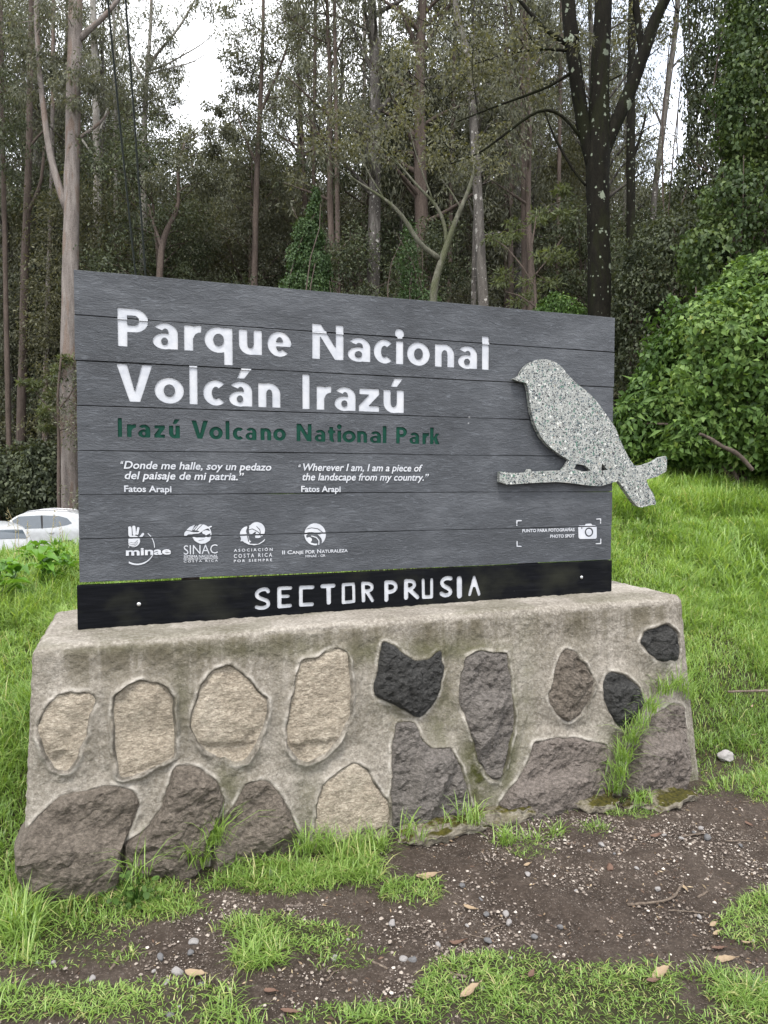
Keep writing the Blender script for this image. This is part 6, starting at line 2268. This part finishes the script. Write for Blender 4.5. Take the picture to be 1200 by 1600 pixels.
for (px, py), ln, rot, kd, lab in LEAVES:
    rg = np.random.default_rng(len(lab) * 13 + int(px))
    p = gpt(px, py)
    L = ln / 2 * np.dot(p - CAM, FW) / FPX * .9
    t = np.linspace(-1, 1, 13)
    w = L * .20 * (1 - t ** 2) ** .8 * (1 - .2 * t)
    cu = rg.uniform(.05, .16) * L * (t ** 2) + .012 * L * rg.normal(size=13)
    c = np.stack([t * L / 2, .06 * L * np.sin(t * 2), cu + .003], -1)
    s_ = np.array([0, 1.0, 0])
    fo = rg.uniform(.1, .5)
    V = np.stack([c - s_ * w[:, None] + np.array([0, 0, 1]) * (w * fo)[:, None], c - s_ * w[:, None] * .5 + np.array([0, 0, 1]) * (w * fo * .2)[:, None], c, c + s_ * w[:, None] * .5 + np.array([0, 0, 1]) * (w * fo * .2)[:, None], c + s_ * w[:, None] + np.array([0, 0, 1]) * (w * fo)[:, None]], 1)
    V = V + .004 * rg.normal(size=V.shape) * L
    V = V.reshape(-1, 3)
    V = np.vstack([V, V - np.array([0, 0, .0012])])
    Q = []
    for a in range(12):
        for q in range(4):
            i_ = a * 5 + q
            Q += [(i_, i_ + 5, i_ + 6, i_ + 1), (65 + i_, 65 + i_ + 1, 65 + i_ + 6, 65 + i_ + 5)]
    g = Geo()
    g.add(V, None, Q)
    g.tube(np.array([c[-1], c[-1] + np.array([L * .14, .01 * L, .01 * L])]), [.0016, .001], 5)
    o = g.build('dead_leaf', M['leaf_dry'] if kd == 'dry' else M['leaf_brown'], None, loc=(p[0], p[1], p[2] + .004 + .016 * float(grass_amount(np.array([p[0]]), np.array([p[1]]))[0])))
    o.rotation_euler = (rg.normal() * .12, rg.normal() * .12, -rot + YAW * -1)
    tag(o, lab, 'dead leaf')
rg = np.random.default_rng(8)
V, F = rockmesh(rg, .024, .013, .012, 4, .1, sc=6, seed=4)
p = gpt(*R8(705, 318))
o = make('seed_pod', V, F, M['leaf_brown'], None, True, None, (p[0], p[1], p[2] + .008))
o.rotation_euler = (0, 0, 1.1)
tag(o, 'brown oval seed pod in the middle of the bare path', 'seed pod')

# loose grit on the bare soil: beyond counting
rg = np.random.default_rng(12)
n = 320000
x, y = rg.uniform(-1.6, 3.6, n), rg.uniform(-2.45, .1, n)
ga_ = grass_amount(x, y)
P = np.stack([x, y, 0 * x], -1)
cl_ = np.clip(.42 + .8 * fbm(P, 1.7, 3, 90), .10, .85)
pxx, pyy, ww_ = pix(np.c_[x, y, np.full(n, -.085)])
keep = (rg.random(n) < (1 - ga_) ** 1.5 * cl_) & (pxx > -60) & (pxx < 1260) & (pyy < 1660) & ~((x > BX0) & (x < BX1) & (y > -.4))
x, y = x[keep], y[keep]
n = len(x)
r = .0016 * (1 - rg.random(n)) ** -.42
r = np.minimum(r, .007)
z = H(x, y) + r * .25
oc = np.array([(1, 0, 0), (.35, .85, .1), (-.8, .5, 0), (-.6, -.7, .1), (.5, -.8, 0), (.1, .1, .75), (-.1, 0, -.5)])
az = rg.uniform(0, 6.28, n)
ca, sa = np.cos(az)[:, None], np.sin(az)[:, None]
st3 = rg.uniform(.7, 1.3, (n, 1, 3))
O = oc[None] * st3
V = np.stack([O[..., 0] * ca - O[..., 1] * sa, O[..., 0] * sa + O[..., 1] * ca, O[..., 2]], -1) * r[:, None, None] + np.stack([x, y, z], -1)[:, None, :]
F = np.array([(0, 1, 5), (1, 2, 5), (2, 3, 5), (3, 4, 5), (4, 0, 5), (1, 0, 6), (2, 1, 6), (3, 2, 6), (4, 3, 6), (0, 4, 6)])
idx = (np.arange(n)[:, None, None] * 7 + F[None]).reshape(-1, 3)
tag(make('gravel', V.reshape(-1, 3), idx, M['gravel'], None, False, np.repeat(np.clip(rg.normal(.42, .28, n), 0, 1), 7)), 'loose grit scattered over the dark bare soil', 'gravel', kind='stuff')
print('grit', n)
# crumbs of bark and leaf trodden into the soil
rg = np.random.default_rng(14)
n = 22000
x, y = rg.uniform(-1.6, 3.6, n), rg.uniform(-2.45, .1, n)
ga_ = grass_amount(x, y)
pxx, pyy, ww_ = pix(np.c_[x, y, np.full(n, -.085)])
keep = (rg.random(n) < np.clip(.25 + fbm(np.stack([x, y, 0 * x], -1), 2.6, 3, 95), .03, .9)) & (pxx > -60) & (pxx < 1260) & (pyy < 1660) & ~((x > BX0) & (x < BX1) & (y > -.4))
x, y = x[keep], y[keep]
n = len(x)
P = np.stack([x, y, H(x, y) + .003 + .01 * ga_[keep]], -1)
D = rg.normal(size=(n, 3)) * np.array([1, 1, .15])
L = .006 + .02 * rg.random(n) ** 2.5
V, F, k_ = leaf_geo(P, D, L, L * rg.uniform(.12, .5, n), rg, False, 0, .05)
M['litter'] = (lambda m: (m.color(m.ramp(m.attr('tint'), [(.0, (.035, .024, .018)), (.5, (.11, .07, .048)), (.85, (.26, .19, .12)), (1.0, (.36, .29, .19))])), m.m)[1])(Mat('litter', .9))
tag(make('leaf_litter', V, F, M['litter'], None, False, np.repeat(rg.random(n), k_)), 'crumbs of bark, straw and dead leaf trodden into the soil', 'leaf litter', kind='stuff')

# ------------------------------------------------------------------ the two parked cars
def car(name, label, loc, rz, suv=True):
    root = empty(name, loc, rz)
    tag(root, label, 'car', 'white cars parked beyond the bank')
    Lc, Wc, Hc = (4.5, 1.84, 1.66) if suv else (4.2, 1.74, 1.48)
    belt = .98 if suv else .92
    xs = np.linspace(0, 1, 45)              # 0 = front, 1 = rear
    topx = [0, .015, .06, .24, .29, .40, .48, .60, .80, .90, .955, .985, 1]
    topz = [.55, .70, .80, .97, 1.02, 1.48, 1.60, 1.66, 1.60, 1.50, 1.18, .95, .60]
    zt_ = np.interp(xs, topx, np.array(topz) * Hc / 1.66)
    for _ in range(2):
        zt_[1:-1] = .5 * zt_[1:-1] + .25 * (zt_[:-2] + zt_[2:])
    wid = Wc / 2 * (1 - .16 * np.abs(2 * xs - 1) ** 5 - .05 * (1 - xs) ** 3)
    zb_ = .24 + .10 * np.abs(2 * xs - 1) ** 6

    def sidey(x, z):
        w = np.interp(x, xs, wid)
        return w - np.maximum(z - belt, 0) * .30 - .05 * np.maximum(.5 - z, 0) + .0 * z

    rows = 18
    ring = []
    for i_, x in enumerate(xs):
        zz = np.concatenate([np.linspace(zb_[i_], min(belt, zt_[i_] - .06), 8), np.linspace(min(belt, zt_[i_] - .06), zt_[i_] - .05, 6)[1:]])
        yy = sidey(x, zz)
        top_y = yy[-1]
        half = [(y_, z_) for y_, z_ in zip(yy, zz)] + [(top_y - .03, zt_[i_] - .018), (top_y - .10, zt_[i_]), (top_y * .5, zt_[i_] + .022), (0, zt_[i_] + .03)]
        full = [(-y_, z_) for y_, z_ in half] + [(y_, z_) for y_, z_ in half[::-1][1:]]
        ring.append([((x - .5) * Lc, y_, z_) for y_, z_ in full])
    R = np.array(ring)
    n1, n2 = R.shape[:2]
    i_ = (np.arange(n1 - 1)[:, None] * n2 + np.arange(n2 - 1)[None]).ravel()
    Q = np.stack([i_, i_ + 1, i_ + n2 + 1, i_ + n2], -1)
    und = np.stack([np.arange(n1 - 1) * n2, (np.arange(n1 - 1) + 1) * n2, (np.arange(n1 - 1) + 1) * n2 + n2 - 1, np.arange(n1 - 1) * n2 + n2 - 1], -1)
    ends = []
    for e in (0, n1 - 1):
        c = [e * n2 + q for q in range(n2)]
        ends += [(c[0], c[q], c[q + 1]) if e else (c[0], c[q + 1], c[q]) for q in range(1, n2 - 1)]
    make('body', R.reshape(-1, 3), [np.concatenate([Q, und]), np.array(ends)], M['car_paint'], root)

    def panel(nm, poly, mat, side, off=.006, par=root):
        poly = np.array(poly, float)
        f = []
        for a, b in zip(poly, np.roll(poly, -1, 0)):
            f += [a + (b - a) * k / 5 for k in range(5)]
        f = np.array(f)
        lo, hi = f.min(0), f.max(0)
        gx_, gz_ = np.meshgrid(np.linspace(lo[0], hi[0], 12)[1:-1], np.linspace(lo[1], hi[1], 6)[1:-1])
        ip = np.c_[gx_.ravel(), gz_.ravel()]
        ip = ip[dist_poly(ip, f) > .008]
        v, e, t, *_ = delaunay_2d_cdt([Vector(q) for q in np.vstack([f, ip])], [(k, (k + 1) % len(f)) for k in range(len(f))], [], 1, 1e-6)
        v = np.array([tuple(q) for q in v])
        y_ = sidey(v[:, 0] / Lc + .5, v[:, 1]) + off
        V0 = np.stack([v[:, 0], y_ * side, v[:, 1]], -1)
        return make(nm, V0, [np.array([q for q in t if len(q) == 3])], mat, par)

    hs = Hc / 1.66
    w1 = [(-.95, 1.03 * hs), (-.62, 1.25 * hs), (-.55, 1.25 * hs), (-.55, 1.03 * hs)]
    w2 = [(-.50, 1.03 * hs), (-.50, 1.34 * hs), (-.3, 1.47 * hs), (.40, 1.50 * hs), (.46, 1.06 * hs)]
    w3 = [(.52, 1.06 * hs), (.48, 1.50 * hs), (1.0, 1.48 * hs), (1.28, 1.40 * hs), (1.46, 1.22 * hs), (1.3, 1.16 * hs), (.95, 1.09 * hs)]
    for sd_ in (-1, 1):
        for q in (w1, w2, w3):
            panel('window', q, M['car_glass'], sd_)
        panel('window_surround', [(.43, 1.05 * hs), (.405, 1.5 * hs), (.475, 1.5 * hs), (.515, 1.05 * hs)], M['car_black'], sd_, .003)
        panel('rear_lamp', [(1.95, .92 * hs), (1.78, 1.02 * hs), (1.82, 1.10 * hs), (2.02, 1.08 * hs), (2.08, .95 * hs)], M['car_red'], sd_, .008)
        panel('sill_trim', [(-1.0, .30), (-1.0, .42), (1.0, .42), (1.0, .30)], M['car_black'], sd_, .006)
        g = Geo()
        for hx in (-.15, .80):
            g.tube([(hx - .09, sd_ * (sidey(.5, .9) + .012), .90 * hs), (hx, sd_ * (sidey(.5, .9) + .035), .905 * hs), (hx + .09, sd_ * (sidey(.5, .9) + .012), .91 * hs)], .012, 6)
        g.build('door_handle', M['car_paint'], root)
        g = Geo()
        V, F = rockmesh(np.random.default_rng(1), .08, .11, .075, 3, 0)
        g.add(V + np.array([-.62, sd_ * (Wc / 2 + .08), 1.08 * hs]), F)
        g.build('mirror', M['car_paint'], root)
        if suv:
            g = Geo()
            rx = np.linspace(-.2, 1.35, 12)
            rz_ = np.interp(rx / Lc + .5, xs, zt_) + .035
            rz_[0] -= .03
            rz_[-1] -= .03
            g.tube(np.stack([rx, np.full(12, sd_ * .55), rz_], -1), .016, 8)
            g.build('roof_rail', M['rim'], root)
        for wx in (-1.38, 1.30):
            g = Geo()
            yw = sd_ * (Wc / 2 - .10)
            prof = [(.20, -.1), (.31, -.1), (.335, -.07), (.335, .07), (.31, .1), (.20, .1)]
            th = np.linspace(0, 2 * math.pi, 29)[:-1]
            V = np.array([[(wx + r_ * math.cos(a), yw + o_ * sd_, .335 + r_ * math.sin(a)) for a in th] for r_, o_ in prof])
            i2 = (np.arange(5)[:, None] * 28 + np.arange(28)[None])
            j2 = (np.arange(5)[:, None] * 28 + (np.arange(28)[None] + 1) % 28)
            g.add(V.reshape(-1, 3), None, np.stack([i2, j2, j2 + 28, i2 + 28], -1).reshape(-1, 4))
            wl = g.build('wheel', M['car_black'], root)
            g = Geo()
            for a in range(5):
                c_, s2 = math.cos(a * 1.2566), math.sin(a * 1.2566)
                g.tube([(wx, yw + sd_ * .07, .335), (wx + .21 * c_, yw + sd_ * .085, .335 + .21 * s2)], [.05, .03], 6)
            g.build('rim', M['rim'], wl)
    # windscreen and rear window across the body
    for nm, xa, xb in (('windscreen', .305, .395), ('rear_window', .905, .952)):
        u = np.linspace(xa, xb, 6)
        z_ = np.interp(u, xs, zt_)
        V = []
        for uu, zz in zip(u, z_):
            yy = sidey(uu, zz - .05) - .13
            for q in np.linspace(-1, 1, 9):
                V.append(((uu - .5) * Lc + (.010 if nm == 'rear_window' else -.010), q * yy, zz + .03 - .028 * q * q + .006))
        i_ = (np.arange(5)[:, None] * 9 + np.arange(8)[None]).ravel()
        make(nm, np.array(V), np.stack([i_, i_ + 1, i_ + 10, i_ + 9], -1), M['car_glass'], root)
    if suv:
        g = Geo()
        V, F = rockmesh(np.random.default_rng(2), .16, .55, .022, 3, 0)
        g.add(V + np.array([1.86, 0, np.interp(.9, xs, zt_) + .05]), F)
        g.build('spoiler', M['car_paint'], root)
    return root


p = at(54, 737, 25.5)
zc = CAM[2] - 52 * 25.5 / FPX - 1.69
car('parked_car', 'white sport utility car parked side-on, the farther one of the two cars', (p[0], p[1], zc), -YAW * .6 + .02)
p = at(-40, 737, 20.5)
car('parked_car', 'white hatchback cut off by the left edge, nearer and lower of the two cars', (p[0], p[1], CAM[2] - 70 * 20.5 / FPX - 1.5), -1.05, False)
